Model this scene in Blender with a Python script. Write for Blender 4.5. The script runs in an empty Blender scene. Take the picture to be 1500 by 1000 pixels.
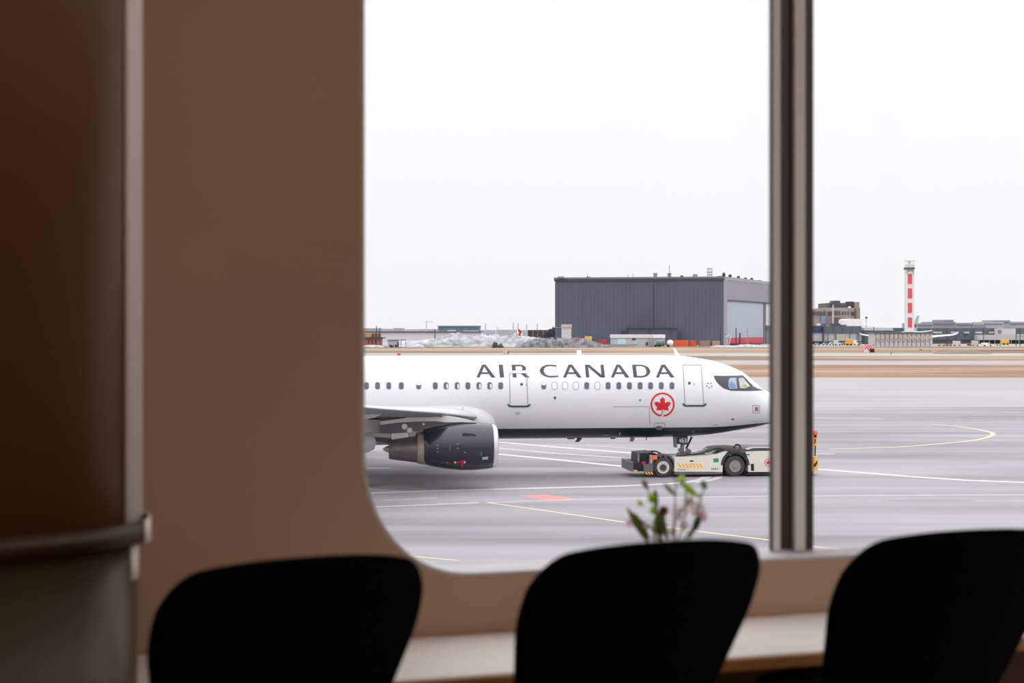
import bpy, bmesh, math, random
from mathutils import Vector
random.seed(7)
C = bpy.context.scene.collection
F = 2292.0; H = 7.36; HY = 482.0          # focal length in px, eye height above apron, horizon row
PSI = math.radians(7.0)                    # heading of the aircraft
XN, YN = 14.34, 79.95                      # nose tip over the ground
TH = math.radians(17.74)                   # direction of the window wall
Y0 = 3.68
FL = 6.11                                  # lounge floor level

# ------------------------------------------------------------------ materials
def lin(c):
    c /= 255.0
    return c/12.92 if c <= 0.04045 else ((c+0.055)/1.055)**2.4
MATS = {}
def mat(name, rgb, rough=0.6, metal=0.0, var=0.06, scale=3.0, stretch=(1,1,1), bump=0.0, spec=0.5, coat=0.0):
    if name in MATS: return MATS[name]
    m = bpy.data.materials.new(name); m.use_nodes = True
    nt = m.node_tree; b = nt.nodes['Principled BSDF']
    b.inputs['Roughness'].default_value = rough; b.inputs['Metallic'].default_value = metal
    b.inputs['Specular IOR Level'].default_value = spec
    b.inputs['Coat Weight'].default_value = coat
    tc = nt.nodes.new('ShaderNodeTexCoord'); mp = nt.nodes.new('ShaderNodeMapping')
    mp.inputs['Scale'].default_value = stretch
    no = nt.nodes.new('ShaderNodeTexNoise'); no.inputs['Scale'].default_value = scale; no.inputs['Detail'].default_value = 4
    nt.links.new(tc.outputs['Object'], mp.inputs['Vector']); nt.links.new(mp.outputs['Vector'], no.inputs['Vector'])
    cr = nt.nodes.new('ShaderNodeValToRGB')
    cr.color_ramp.elements[0].position = 0.3; cr.color_ramp.elements[1].position = 0.7
    cr.color_ramp.elements[0].color = tuple(max(0, v*(1-var)) for v in rgb)+(1,)
    cr.color_ramp.elements[1].color = tuple(min(1, v*(1+var)) for v in rgb)+(1,)
    nt.links.new(no.outputs['Fac'], cr.inputs['Fac']); nt.links.new(cr.outputs['Color'], b.inputs['Base Color'])
    if bump:
        bp = nt.nodes.new('ShaderNodeBump'); bp.inputs['Strength'].default_value = bump
        nt.links.new(no.outputs['Fac'], bp.inputs['Height']); nt.links.new(bp.outputs['Normal'], b.inputs['Normal'])
    MATS[name] = m
    return m
def M(name, r, g, b, rough=0.6, **k):      # colour given as displayed 0-255 albedo
    return mat(name, (lin(r), lin(g), lin(b)), rough, **k)

def node(nt, typ, **kw):
    n = nt.nodes.new(typ)
    for k, v in kw.items(): setattr(n, k, v)
    return n
def math_n(nt, op, a, b=None, c=None):
    n = nt.nodes.new('ShaderNodeMath'); n.operation = op
    for i, v in enumerate((a, b, c)):
        if v is None: continue
        if isinstance(v, (int, float)): n.inputs[i].default_value = v
        else: nt.links.new(v, n.inputs[i])
    return n.outputs[0]

# ------------------------------------------------------------------ object helpers
def link(name, bm, m, parent=None, smooth=False, loc=None, rot=None):
    me = bpy.data.meshes.new(name)
    bmesh.ops.recalc_face_normals(bm, faces=bm.faces[:])
    bm.to_mesh(me); bm.free()
    for mm in (m if isinstance(m, (list, tuple)) else [m]): me.materials.append(mm)
    if smooth:
        for p in me.polygons: p.use_smooth = True
    o = bpy.data.objects.new(name, me); C.objects.link(o)
    if parent: o.parent = parent
    if loc: o.location = loc
    if rot: o.rotation_euler = rot
    return o
def tag(o, label=None, cat=None, group=None, kind=None):
    if label: o['label'] = label
    if cat: o['category'] = cat
    if group: o['group'] = group
    if kind: o['kind'] = kind
    return o
def empty(name, loc, rz=0):
    o = bpy.data.objects.new(name, None); o.empty_display_size = 0.2; C.objects.link(o)
    o.location = loc; o.rotation_euler = (0, 0, rz); return o
def box(bm, x0, x1, y0, y1, z0, z1, fn=None, bev=0.0):
    n0 = len(bm.verts)
    vs = [bm.verts.new((x, y, z)) for x in (x0, x1) for y in (y0, y1) for z in (z0, z1)]
    fs = [(0,1,3,2), (4,6,7,5), (0,4,5,1), (2,3,7,6), (0,2,6,4), (1,5,7,3)]
    faces = [bm.faces.new([vs[i] for i in f]) for f in fs]
    if bev:
        es = list({e for f in faces for e in f.edges})
        r = bmesh.ops.bevel(bm, geom=es, offset=bev, segments=2, affect='EDGES')
    if fn:
        bm.verts.ensure_lookup_table()
        for v in bm.verts[n0:] if not bev else [v for v in bm.verts if v.index == -1 or True]: v.co = fn(v.co)
    return bm
def NB(): return bmesh.new()
def extrude(bm, outer, holes, fn):
    """polygon (a,b) with holes; fn(a,b,k) -> 3D, k=0 front, 1 back"""
    loops = [outer]+list(holes)
    tmp = NB(); allv = []; es = []
    for lp in loops:
        vs = [tmp.verts.new((a, b, 0)) for a, b in lp]; allv.append(vs)
        for i in range(len(vs)): es.append(tmp.edges.new((vs[i], vs[(i+1) % len(vs)])))
    if holes:
        bmesh.ops.triangle_fill(tmp, edges=es, use_beauty=True, use_dissolve=False)
    else:
        f = tmp.faces.new(allv[0]); bmesh.ops.triangulate(tmp, faces=[f])
    tmp.verts.index_update()
    idx = list(tmp.verts)
    A = [bm.verts.new(fn(v.co.x, v.co.y, 0)) for v in idx]; B = [bm.verts.new(fn(v.co.x, v.co.y, 1)) for v in idx]
    for f in tmp.faces:
        k = [v.index for v in f.verts]
        bm.faces.new([A[i] for i in k]); bm.faces.new([B[i] for i in reversed(k)])
    for vs in allv:
        for i in range(len(vs)):
            p, q = vs[i].index, vs[(i+1) % len(vs)].index
            bm.faces.new([A[p], A[q], B[q], B[p]])
    tmp.free()
def rings(bm, rs, cap=True, close=False):
    R = [[bm.verts.new(p) for p in r] for r in rs]
    n = len(R[0])
    for a, b in zip(R, R[1:]):
        for i in range(n): bm.faces.new([a[i], a[(i+1) % n], b[(i+1) % n], b[i]])
    if cap:
        bm.faces.new(R[0]); bm.faces.new(list(reversed(R[-1])))
def tube(bm, pts, r, n=8):
    pts = [Vector(p) for p in pts]; rs = []
    for i, p in enumerate(pts):
        d = (pts[min(i+1, len(pts)-1)]-pts[max(i-1, 0)]).normalized()
        up = Vector((0, 0, 1)) if abs(d.z) < 0.9 else Vector((1, 0, 0))
        a = d.cross(up).normalized(); b = d.cross(a)
        rr = r[i] if isinstance(r, (list, tuple)) else r
        rs.append([p+a*rr*math.cos(t)+b*rr*math.sin(t) for t in [2*math.pi*k/n for k in range(n)]])
    rings(bm, rs)
def lathe(bm, prof, axis='z', c=(0, 0, 0), n=32, cap=True):
    rs = []
    for h, r in prof:
        ring = []
        for k in range(n):
            t = 2*math.pi*k/n; a, b = r*math.cos(t), r*math.sin(t)
            if axis == 'z': p = (c[0]+a, c[1]+b, c[2]+h)
            elif axis == 'x': p = (c[0]+h, c[1]+a, c[2]+b)
            else: p = (c[0]+a, c[1]+h, c[2]+b)
            ring.append(p)
        rs.append(ring)
    rings(bm, rs, cap)
def blob(bm, c, rx, ry, rz, n=12, m=8, jit=0.0):
    rs = []
    for j in range(1, m):
        a = math.pi*j/m
        rs.append([(c[0]+rx*math.sin(a)*math.cos(2*math.pi*k/n)*(1+random.uniform(-jit, jit)), c[1]+ry*math.sin(a)*math.sin(2*math.pi*k/n)*(1+random.uniform(-jit, jit)), c[2]+rz*math.cos(a)*(1+random.uniform(-jit, jit))) for k in range(n)])
    rings(bm, rs)

# ------------------------------------------------------------------ world and camera
sc = bpy.context.scene
w = bpy.data.worlds.new('overcast_sky'); sc.world = w; w.use_nodes = True
nt = w.node_tree; bg = nt.nodes['Background']
tc = node(nt, 'ShaderNodeTexCoord'); sx = node(nt, 'ShaderNodeSeparateXYZ'); nt.links.new(tc.outputs['Generated'], sx.inputs[0])
cr = node(nt, 'ShaderNodeValToRGB'); nt.links.new(sx.outputs['Z'], cr.inputs['Fac'])
e = cr.color_ramp.elements
e[0].position = 0.0; e[0].color = (0.347, 0.345, 0.353, 1)
e[1].position = 1.0; e[1].color = (1.0, 1.0, 1.02, 1)
for p, v in ((0.03, 0.352), (0.1, 0.366), (0.21, 0.382), (0.45, 0.60)):
    x = e.new(p); x.color = (v, v*.992, v*1.01, 1)
ns = node(nt, 'ShaderNodeTexNoise'); ns.inputs['Scale'].default_value = 2.2; ns.inputs['Detail'].default_value = 3
mp = node(nt, 'ShaderNodeMapping'); mp.inputs['Scale'].default_value = (1, 1, 5)
nt.links.new(tc.outputs['Generated'], mp.inputs[0]); nt.links.new(mp.outputs[0], ns.inputs['Vector'])
st = math_n(nt, 'MULTIPLY_ADD', ns.outputs['Fac'], 0.08, 2.66)
nt.links.new(cr.outputs['Color'], bg.inputs['Color']); nt.links.new(st, bg.inputs['Strength'])

cd = bpy.data.cameras.new('camera'); cam = bpy.data.objects.new('camera', cd); C.objects.link(cam)
cam.location = (0, 0, H); cam.rotation_euler = (math.pi/2, 0, 0)
cd.sensor_width = 36; cd.lens = F*36/1500; cd.shift_y = -(500-HY)/1500
cd.clip_start = 0.05; cd.clip_end = 9000
cd.dof.use_dof = True; cd.dof.focus_distance = 78; cd.dof.aperture_fstop = 4.2; cd.dof.aperture_blades = 9
sc.camera = cam
sc.view_settings.view_transform = 'Standard'; sc.view_settings.look = 'None'
sc.view_settings.exposure = 0.0; sc.view_settings.gamma = 1.0; sc.view_settings.use_curve_mapping = False
sc.cycles.max_bounces = 10; sc.cycles.diffuse_bounces = 6; sc.cycles.transparent_max_bounces = 12

def pt(x, y, Y): return Vector(((x-750)/F*Y, Y, H-(y-HY)/F*Y))
def gd(y): return F*H/(y-HY)               # ground distance for an image row
def zat(y, Y): return H-(y-HY)/F*Y

# ------------------------------------------------------------------ ground
def ground(name, d0, d1, m, half=2600):
    bm = NB(); n = 12
    w0 = half
    vs = [bm.verts.new((x, y, 0)) for x, y in ((-w0, d0), (w0, d0), (w0, d1), (-w0, d1))]
    bm.faces.new(vs)
    return tag(link(name, bm, m), kind='structure')
def streak(name, c0, c1, c2, sx_, sy_, det=5, rough=0.75, s2=0.02):
    m = bpy.data.materials.new(name); m.use_nodes = True; nt = m.node_tree; b = nt.nodes['Principled BSDF']
    b.inputs['Roughness'].default_value = rough; b.inputs['Specular IOR Level'].default_value = 0.25
    tc = node(nt, 'ShaderNodeTexCoord')
    outs = []
    for (a, bb, dd) in ((sx_, sy_, det), (s2, s2*3.2, 4)):
        mp = node(nt, 'ShaderNodeMapping'); mp.inputs['Scale'].default_value = (a, bb, 1)
        no = node(nt, 'ShaderNodeTexNoise'); no.inputs['Scale'].default_value = 1; no.inputs['Detail'].default_value = dd
        nt.links.new(tc.outputs['Object'], mp.inputs[0]); nt.links.new(mp.outputs[0], no.inputs['Vector']); outs.append(no.outputs['Fac'])
    f = math_n(nt, 'ADD', math_n(nt, 'MULTIPLY', outs[0], 0.5), math_n(nt, 'MULTIPLY', outs[1], 0.5))
    cr = node(nt, 'ShaderNodeValToRGB'); e = cr.color_ramp.elements
    e[0].position = 0.39; e[0].color = tuple(lin(v) for v in c0)+(1,)
    e[1].position = 0.61; e[1].color = tuple(lin(v) for v in c2)+(1,)
    x = e.new(0.5); x.color = tuple(lin(v) for v in c1)+(1,)
    nt.links.new(f, cr.inputs['Fac']); nt.links.new(cr.outputs['Color'], b.inputs['Base Color'])
    return m
asphalt = streak('asphalt', (119, 116, 120), (139, 136, 140), (152, 149, 154), 0.022, 0.30, det=3, s2=0.03)
concrete = streak('pale_concrete', (143, 140, 142), (154, 151, 152), (161, 158, 159), 0.02, 0.5, s2=0.01)
drygrass = streak('dry_grass', (92, 72, 54), (138, 112, 88), (164, 142, 118), 0.012, 0.22, s2=0.009, rough=0.95)
taxiw = streak('taxiway_pavement', (142, 139, 139), (155, 151, 151), (163, 160, 160), 0.01, 0.1, s2=0.004)
farland = streak('far_land', (140, 138, 136), (150, 148, 146), (160, 158, 158), 0.002, 0.01, s2=0.001)
yA = lambda y: gd(y)
apron = ground('apron', -40, yA(596), asphalt)
ground('apron_concrete', yA(596), yA(553), concrete)
ground('grass_field', yA(553), yA(534), drygrass)
ground('taxiway', yA(534), yA(528), taxiw)
ground('grass_strip', yA(528), yA(521.5), drygrass)
ground('runway', yA(521.5), yA(517), taxiw)
ground('grass_verge', yA(517), yA(511.5), drygrass)
ground('service_road', yA(511.5), yA(510.4), taxiw)
ground('far_grass', yA(510.4), yA(506.6), drygrass)
ground('far_apron', yA(506.6), 1250, taxiw)
ground('far_land', 1250, 7000, farland, half=7000)

def strip(bm, pts, hw, z=0.015):
    """painted line given by image points lying on the ground; hw half width in metres"""
    P = []
    for x, y in pts:
        d = gd(y); P.append(Vector(((x-750)/F*d, d, z)))
    L = []
    for i, p in enumerate(P):
        t = (P[min(i+1, len(P)-1)]-P[max(i-1, 0)]).normalized(); n = Vector((-t.y, t.x, 0))
        L.append((bm.verts.new(p+n*hw), bm.verts.new(p-n*hw)))
    for a, b in zip(L, L[1:]): bm.faces.new([a[0], b[0], b[1], a[1]])
def smoothpts(pts, n=6):
    out = []
    for i in range(len(pts)-1):
        p0 = pts[max(i-1, 0)]; p1 = pts[i]; p2 = pts[i+1]; p3 = pts[min(i+2, len(pts)-1)]
        for k in range(n):
            t = k/n
            out.append(tuple(0.5*((2*p1[j])+(-p0[j]+p2[j])*t+(2*p0[j]-5*p1[j]+4*p2[j]-p3[j])*t*t+(-p0[j]+3*p1[j]-3*p2[j]+p3[j])*t**3) for j in (0, 1)))
    out.append(pts[-1]); return out
wpaint = M('white_road_paint', 194, 193, 195, 0.6, var=0.05, scale=0.6)
fpaint = M('worn_white_paint', 176, 174, 176, 0.6, var=0.08, scale=0.6)
ypaint = M('yellow_road_paint', 200, 183, 152, 0.6, var=0.05, scale=0.6)
rpaint = M('red_road_paint', 205, 128, 126, 0.6, var=0.08, scale=0.6)
W_lines = [([(300, 729.5), (537, 722), (640, 718.5), (900, 711.8), (932, 710.6), (986, 708), (1013, 705), (1027, 702), (1034, 699.2), (1037, 696.5)], .26),
           ([(1018, 706.4), (1036, 704), (1048, 701), (1053, 698.2), (1055, 696)], .2),
           ([(728, 647.2), (820, 655), (935, 664)], .25), ([(728, 664.8), (800, 671.5), (900, 681.7), (945, 686)], .28),
           ([(1185, 686), (1250, 691), (1330, 697.5), (1420, 703.5), (1520, 707)], .28)]
F_lines = [([(728, 656), (816, 664), (910, 670)], .2), ([(400, 746), (544, 742.3), (640, 738.5), (701, 736)], .2), ([(560, 733), (640, 729)], .15),
           ([(714, 736), (860, 731), (1120, 726.4), (1300, 725.6), (1560, 724)], .13), ([(536, 685.5), (573, 685)], .22), ([(1190, 664.5), (1222, 664.8)], .2),
           ([(860, 652), (960, 659)], .15), ([(1000, 616), (1180, 612), (1290, 613)], .25)]
Y_lines = [([(714, 736), (800, 748), (912, 764.4), (982, 772.5), (1022, 778), (1120, 790), (1192, 800.5), (1262, 807)], .1),
           ([(560, 809), (617, 816), (672, 820.7)], .075), ([(723, 826), (784, 831.6), (860, 839)], .07),
           ([(500, 710), (540, 716), (590, 719.5)], .1), ([(600, 714.5), (625, 717)], .08),
           (smoothpts([(1363, 621), (1395, 623.7), (1425, 627.7), (1446, 631.8), (1455, 635.5), (1446, 640.5), (1425, 645), (1390, 648.6), (1340, 653), (1290, 655.5), (1215, 657.5)], 10), .17)]
for nm, S_, m_ in (('white_line', W_lines, wpaint), ('faded_line', F_lines, fpaint), ('yellow_line', Y_lines, ypaint)):
    for i, (pts, hw) in enumerate(S_):
        bm = NB(); strip(bm, pts, hw, 0.002+0.0004*i+(0.003 if nm == 'yellow_line' else 0)); link(nm, bm, m_, apron)
bm = NB()
vs = []
for x, y in ((760, 725), (800, 724), (850, 731.5), (816, 733), (790, 731)): 
    d = gd(y); vs.append(bm.verts.new(((x-750)/F*d, d, 0.0015)))
bm.faces.new(vs); link('red_patch', bm, rpaint, apron)
# dark oily rubber stains on the asphalt
dk = M('rubber_stain', 128, 125, 128, 0.8, var=0.1, scale=0.8)
for x, y, wx, wy in ((830, 692.5, 34, .25), (1440, 677.5, 12, .2), (880, 695, 50, .2), (1360, 733, 60, .3)):
    d = gd(y); bm = NB(); X = (x-750)/F*d
    bm.faces.new([bm.verts.new((X+wx/30*math.cos(t), d+wy*math.sin(t)*1.4, 0.001)) for t in [2*math.pi*k/20 for k in range(20)]])
    link('rubber_stain', bm, dk, apron)

# ------------------------------------------------------------------ aircraft
cps, sps = math.cos(PSI), math.sin(PSI)
def S(px, wv):
    x = (px-750)/F
    return (XN+wv*sps-x*(YN-wv*cps))/(cps-x*sps)
def DY(s, wv): return YN-s*sps-wv*cps
def ZS(px, y, wv): return H-(y-HY)/F*DY(S(px, wv), wv)
plane = empty('airplane', (XN, YN, 0), PSI)
tag(plane, 'white twin-engine airliner with dark belly and AIR CANADA lettering on the apron', 'airplane')
top_px = [(900, 520.2), (960, 520.3), (996, 520.8), (1020, 523.7), (1044, 528), (1060, 532.8), (1076, 539), (1088.8, 545.6), (1096.8, 552.8), (1106, 560.8), (1114, 568), (1121, 571.6), (1128.8, 575), (1140, 580), (1150, 585), (1158, 592)]
bot_px = [(900, 640.9), (960, 640.3), (1012, 638.3), (1037.6, 636), (1060, 633), (1084, 628.8), (1100, 626.2), (1112.8, 623.5), (1128.8, 619.5), (1140, 616.3), (1150, 612.5), (1158, 606)]
TOP = sorted([(S(x, 0), ZS(x, y, 0)) for x, y in top_px])
BOT = sorted([(S(x, 0), ZS(x, y, 0)) for x, y in bot_px])
ZT0 = TOP[-1][1]; ZB0 = BOT[-1][1]
TOP = [(0.0, ZS(1161, 597.5, 0))]+TOP; BOT = [(0.0, ZS(1161, 600.5, 0))]+BOT
TOP += [(30, ZT0), (36, ZT0), (44.0, ZT0-0.35), (44.5, ZT0-0.9)]
BOT += [(30, ZB0), (33, ZB0+0.25), (38, ZB0+1.5), (44.0, ZB0+3.1), (44.5, ZT0-1.3)]
RY = [(0, .03), (.1, .3), (.25, .5), (.5, .74), (1, 1.06), (1.5, 1.29), (2, 1.48), (2.5, 1.62), (3, 1.73), (4, 1.87), (5, 1.95), (6, 1.975), (30, 1.975), (34, 1.85), (38, 1.4), (42, .8), (44, .45), (44.5, .15)]
def interp(T, s):
    if s <= T[0][0]: return T[0][1]
    for (a, va), (b, vb) in zip(T, T[1:]):
        if s <= b: return va+(vb-va)*(s-a)/(b-a)
    return T[-1][1]
def fus(s):
    t, b = interp(TOP, s), interp(BOT, s)
    return (t+b)/2, (t-b)/2, interp(RY, s)
def surf(s, z):
    zc, rz, ry = fus(s); q = max(0.0, 1-((z-zc)/rz)**2)
    return ry*math.sqrt(q)
def onf(px, y, off=0.006):
    """image point -> point on the aircraft skin (local coordinates), near side"""
    wv = 1.9
    for _ in range(12):
        s = S(px, wv); z = ZS(px, y, wv); wv = 0.5*wv+0.5*surf(s, z)
    zc, rz, ry = fus(s)
    n = Vector((0, -wv/ry**2, (z-zc)/rz**2)).normalized() if ry > 0.01 else Vector((0, -1, 0))
    return Vector((-s, -wv, z))+n*off
# fuselage material
fm = bpy.data.materials.new('fuselage_paint'); fm.use_nodes = True; nt = fm.node_tree; b = nt.nodes['Principled BSDF']
b.inputs['Roughness'].default_value = 0.34; b.inputs['Coat Weight'].default_value = 0.1
tc = node(nt, 'ShaderNodeTexCoord'); sx = node(nt, 'ShaderNodeSeparateXYZ'); nt.links.new(tc.outputs['Object'], sx.inputs[0])
rise = node(nt, 'ShaderNodeMapRange'); rise.interpolation_type = 'SMOOTHSTEP'
for k, v in (('From Min', -4.6), ('From Max', 0.0), ('To Min', 2.475), ('To Max', 2.72)): rise.inputs[k].default_value = v
nt.links.new(sx.outputs['X'], rise.inputs['Value'])
lt = math_n(nt, 'LESS_THAN', sx.outputs['Z'], rise.outputs[0])
no = node(nt, 'ShaderNodeTexNoise'); no.inputs['Scale'].default_value = 1.2
nt.links.new(tc.outputs['Object'], no.inputs['Vector'])
cr = node(nt, 'ShaderNodeValToRGB'); cr.color_ramp.elements[0].color = (.66, .66, .675, 1); cr.color_ramp.elements[1].color = (.70, .70, .715, 1)
nt.links.new(no.outputs['Fac'], cr.inputs['Fac'])
mx = node(nt, 'ShaderNodeMixRGB'); nt.links.new(lt, mx.inputs[0]); nt.links.new(cr.outputs[0], mx.inputs[1]); mx.inputs[2].default_value = (0.009, 0.022, 0.026, 1)
nt.links.new(mx.outputs[0], b.inputs['Base Color'])
bm = NB()
ss = [0, .05, .1, .18, .3, .45, .65, .9, 1.2]+[1.5+.25*i for i in range(20)]+[6.5+i for i in range(28)]+[34, 35, 36, 37, 38, 39.5, 41, 42.5, 44, 44.5]
ss = sorted(set(round(x, 3) for x in ss))
rs = []
for s in ss:
    zc, rz, ry = fus(s)
    rs.append([(-s, -ry*math.cos(2*math.pi*k/64), zc+rz*math.sin(2*math.pi*k/64)) for k in range(64)])
rings(bm, rs)
link('fuselage', bm, fm, plane, smooth=True)

white = M('aircraft_white', 232, 232, 235, 0.3, var=0.02, coat=0.2)
dgrey = M('lettering_charcoal', 52, 52, 62, 0.5, var=0.05)
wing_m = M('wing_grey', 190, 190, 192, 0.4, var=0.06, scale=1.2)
slate = M('dark_slate', 62, 62, 68, 0.5, var=0.08)
glassd = M('cabin_glass', 84, 84, 104, 0.15, var=0.15, scale=6)
shade = M('pulled_window_shade', 222, 222, 226, 0.5, var=0.03)
seam = M('panel_seam', 140, 140, 146, 0.6, var=0.04)
redm = M('livery_red', 205, 8, 22, 0.5, var=0.05)
black = M('rubber_black', 26, 25, 27, 0.8, var=0.15, scale=5)
metal = M('bare_metal', 150, 148, 145, 0.35, metal=0.8, var=0.1)

def patch(bm, outline, off=0.006, step=1.2, cuts=True):
    """flat polygon in image coordinates laid on the curved skin"""
    t = NB()
    f = t.faces.new([t.verts.new((x, y, 0)) for x, y in outline])
    ys = [p[1] for p in outline]
    y = min(ys)+step
    while cuts and y < max(ys)-0.2:
        bmesh.ops.bisect_plane(t, geom=t.verts[:]+t.edges[:]+t.faces[:], plane_co=(0, y, 0), plane_no=(0, 1, 0)); y += step
    xs = [p[0] for p in outline]
    x = min(xs)+2.5
    while cuts and max(xs)-min(xs) > 6 and x < max(xs)-0.3:
        bmesh.ops.bisect_plane(t, geom=t.verts[:]+t.edges[:]+t.faces[:], plane_co=(x, 0, 0), plane_no=(1, 0, 0)); x += 2.5
    bmesh.ops.triangulate(t, faces=t.faces[:]); t.verts.index_update()
    vs = [bm.verts.new(onf(v.co.x, v.co.y, off)) for v in t.verts]
    for f in t.faces: bm.faces.new([vs[v.index] for v in f.verts])
    t.free()
def ribbon(bm, pts, hw, off=0.006, closed=False, step=1.5):
    P = []
    n = len(pts); seg = n if closed else n-1
    for i in range(seg):
        a, b_ = pts[i], pts[(i+1) % n]; L = math.dist(a, b_); k = max(1, int(L/step))
        for j in range(k): P.append((a[0]+(b_[0]-a[0])*j/k, a[1]+(b_[1]-a[1])*j/k))
    if not closed: P.append(pts[-1])
    m = len(P); V = []
    for i, p in enumerate(P):
        q0 = P[(i-1) % m] if closed else P[max(i-1, 0)]; q1 = P[(i+1) % m] if closed else P[min(i+1, m-1)]
        dx, dy = q1[0]-q0[0], q1[1]-q0[1]; l = math.hypot(dx, dy) or 1
        h = hw[i*len(hw)//m] if isinstance(hw, list) else hw
        V.append((bm.verts.new(onf(p[0]-dy/l*h, p[1]+dx/l*h, off)), bm.verts.new(onf(p[0]+dy/l*h, p[1]-dx/l*h, off))))
    for i in range(m if closed else m-1):
        a, b_ = V[i], V[(i+1) % m]; bm.faces.new([a[0], b_[0], b_[1], a[1]])

# lettering: glyph strokes in unit space u (0..1 width) v (0 top..1 bottom); LEAN keeps the strokes upright on the skin
YT, YB = 534.0, 552.6
def L_(x0, x1):
    def f(u, v): return (x0+(x1-x0)*u+(v-0.5)*2.0, YT+(YB-YT)*v)
    return f
def quad(bm, f, pts): patch(bm, [f(u, v) for u, v in pts], 0.01)
def arc(bm, f, cu, cv, ru, rv, a0, a1, tw, tn, n=26):
    out = []; inn = []
    for i in range(n+1):
        a = math.radians(a0+(a1-a0)*i/n); 
        w_ = tn+(tw-tn)*abs(math.cos(a))**1.3
        out.append((cu+ru*math.cos(a), cv+rv*math.sin(a)))
        inn.append((cu+(ru-w_)*math.cos(a), cv+(rv-tn)*math.sin(a)))
    for i in range(n): patch(bm, [f(*out[i]), f(*out[i+1]), f(*inn[i+1]), f(*inn[i])], 0.01, 2.5)
def put(): link('letter', bm, dgrey, plane)
def gA(x0, x1):
    global bm
    bm = NB()
    f = L_(x0, x1)
    quad(bm, f, [(0, 1), (.155, 1), (.50, .08), (.565, 0), (.36, 0)]); quad(bm, f, [(.36, 0), (.565, 0), (1, 1), (.785, 1), (.45, .12)])
    quad(bm, f, [(.2, .60), (.74, .60), (.79, .73), (.15, .73)]); put()
gA(697.1, 724.6)
bm = NB(); f = L_(731.4, 737.4); quad(bm, f, [(0, 0), (1, 0), (1, 1), (0, 1)]); put()
bm = NB(); f = L_(750.3, 774.9)
quad(bm, f, [(0, 0), (.22, 0), (.22, 1), (0, 1)]); quad(bm, f, [(.2, 0), (.5, 0), (.5, .12), (.2, .12)]); quad(bm, f, [(.2, .46), (.52, .46), (.52, .58), (.2, .58)])
arc(bm, f, .48, .29, .36, .29, -90, 90, .22, .12); quad(bm, f, [(.38, .55), (.62, .52), (1.0, 1), (.74, 1)]); put()
bm = NB(); f = L_(790.7, 816.8)
arc(bm, f, .62, .5, .62, .5, 62, 298, .23, .11, 40)
quad(bm, f, [(.90, .03), (.98, .04), (.95, .17), (.86, .15)]); quad(bm, f, [(.90, .86), (1.0, .84), (1.0, .96), (.91, .985)]); put()
gA(824, 851)
bm = NB(); f = L_(857.6, 885.1)
quad(bm, f, [(0, 0), (.17, 0), (.17, 1), (0, 1)]); quad(bm, f, [(.83, 0), (1, 0), (1, 1), (.83, 1)]); quad(bm, f, [(.02, 0), (.24, 0), (.98, 1), (.76, 1)]); put()
gA(894, 921)
bm = NB(); f = L_(927.0, 952.5)
quad(bm, f, [(0, 0), (.21, 0), (.21, 1), (0, 1)]); quad(bm, f, [(.2, 0), (.45, 0), (.45, .11), (.2, .11)]); quad(bm, f, [(.2, .89), (.45, .89), (.45, 1), (.2, 1)])
arc(bm, f, .42, .5, .58, .5, -90, 90, .22, .11, 30); put()
gA(960, 987)

# cabin windows
def rrect(cx, cy, hx, hy, r, n=5):
    out = []
    for (sx_, sy_, a0) in ((1, 1, 0), (-1, 1, 90), (-1, -1, 180), (1, -1, 270)):
        for k in range(n+1):
            a = math.radians(a0+90*k/n); out.append((cx+sx_*(hx-r)+r*math.cos(a), cy+sy_*(hy-r)+r*math.sin(a)))
    return out
darks = [536.8, 553.1, 569.4, 587.8, 613.3, 637.6, 653.4, 669.6, 685.4, 701.4, 717.4, 733.4, 796.5, 859.4, 890.7, 906.4, 922, 937.6, 953, 968.6, 984.2]+[520.6-16.3*i for i in range(12)]
shades = [812.2, 827.8, 843.7, 875]
for x in darks+shades:
    sh = x in shades
    bm = NB(); ribbon(bm, rrect(x, 564.9, 3.9, 5.6, 3.2), 0.35, 0.005, True, 2); fr = link('cabin_window', bm, seam if sh else M('window_surround', 205, 205, 212, 0.4), plane)
    bm = NB(); patch(bm, rrect(x, 564.9, 3.45, 5.1, 2.8), 0.006, 2.5); link('window_shade' if sh else 'pane', bm, shade if sh else glassd, fr)
    if x in (653.4, 669.6, 701.4, 717.4):
        bm = NB(); patch(bm, rrect(x+1.6, 565.5, 1.1, 3.2, .8), 0.009, 2.5); link('window_shade', bm, shade, fr)
    if x in (796.5, 613.3):
        bm = NB(); patch(bm, rrect(x, 562.0, 3.0, 2.0, .8), 0.009, 2.5); link('window_shade', bm, shade, fr)

# doors
def door(x0t, x1t, x0b, x1b, yt, yb, wx, wy):
    bm = NB(); ribbon(bm, [(x0b, yb), (x0t, yt), (x1t, yt), (x1b, yb)], 0.45, 0.013)
    d = link('door', bm, seam, plane)
    bm = NB(); ribbon(bm, [(x0b-3.2, yb-2.0), (x0b-1.6, yb+.6), (x0b+1, yb+1.4), (x1b-1, yb+1.4), (x1b+1.6, yb+.6), (x1b+3.2, yb-2.0)], 1.25, 0.03)
    link('door_scuff_plate', bm, slate, d)
    bm = NB(); patch(bm, [(wx+2.1*math.cos(t), wy+2.1*math.sin(t)) for t in [2*math.pi*k/14 for k in range(14)]], 0.012, 2); link('door_window', bm, slate, d)
    bm = NB(); ribbon(bm, [(wx+7, wy-1), (wx+7, wy+3)], .4, 0.013); link('door_handle', bm, seam, d)
    return d
d2 = door(746.4, 771.6, 747.2, 773, 546.5, 593.5, 764, 562.7)
bm = NB(); patch(bm, [(746.6, 543), (770.5, 543), (771, 546.6), (746.8, 546.6)], 0.02); link('door_top_trim', bm, white, d2)
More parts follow.
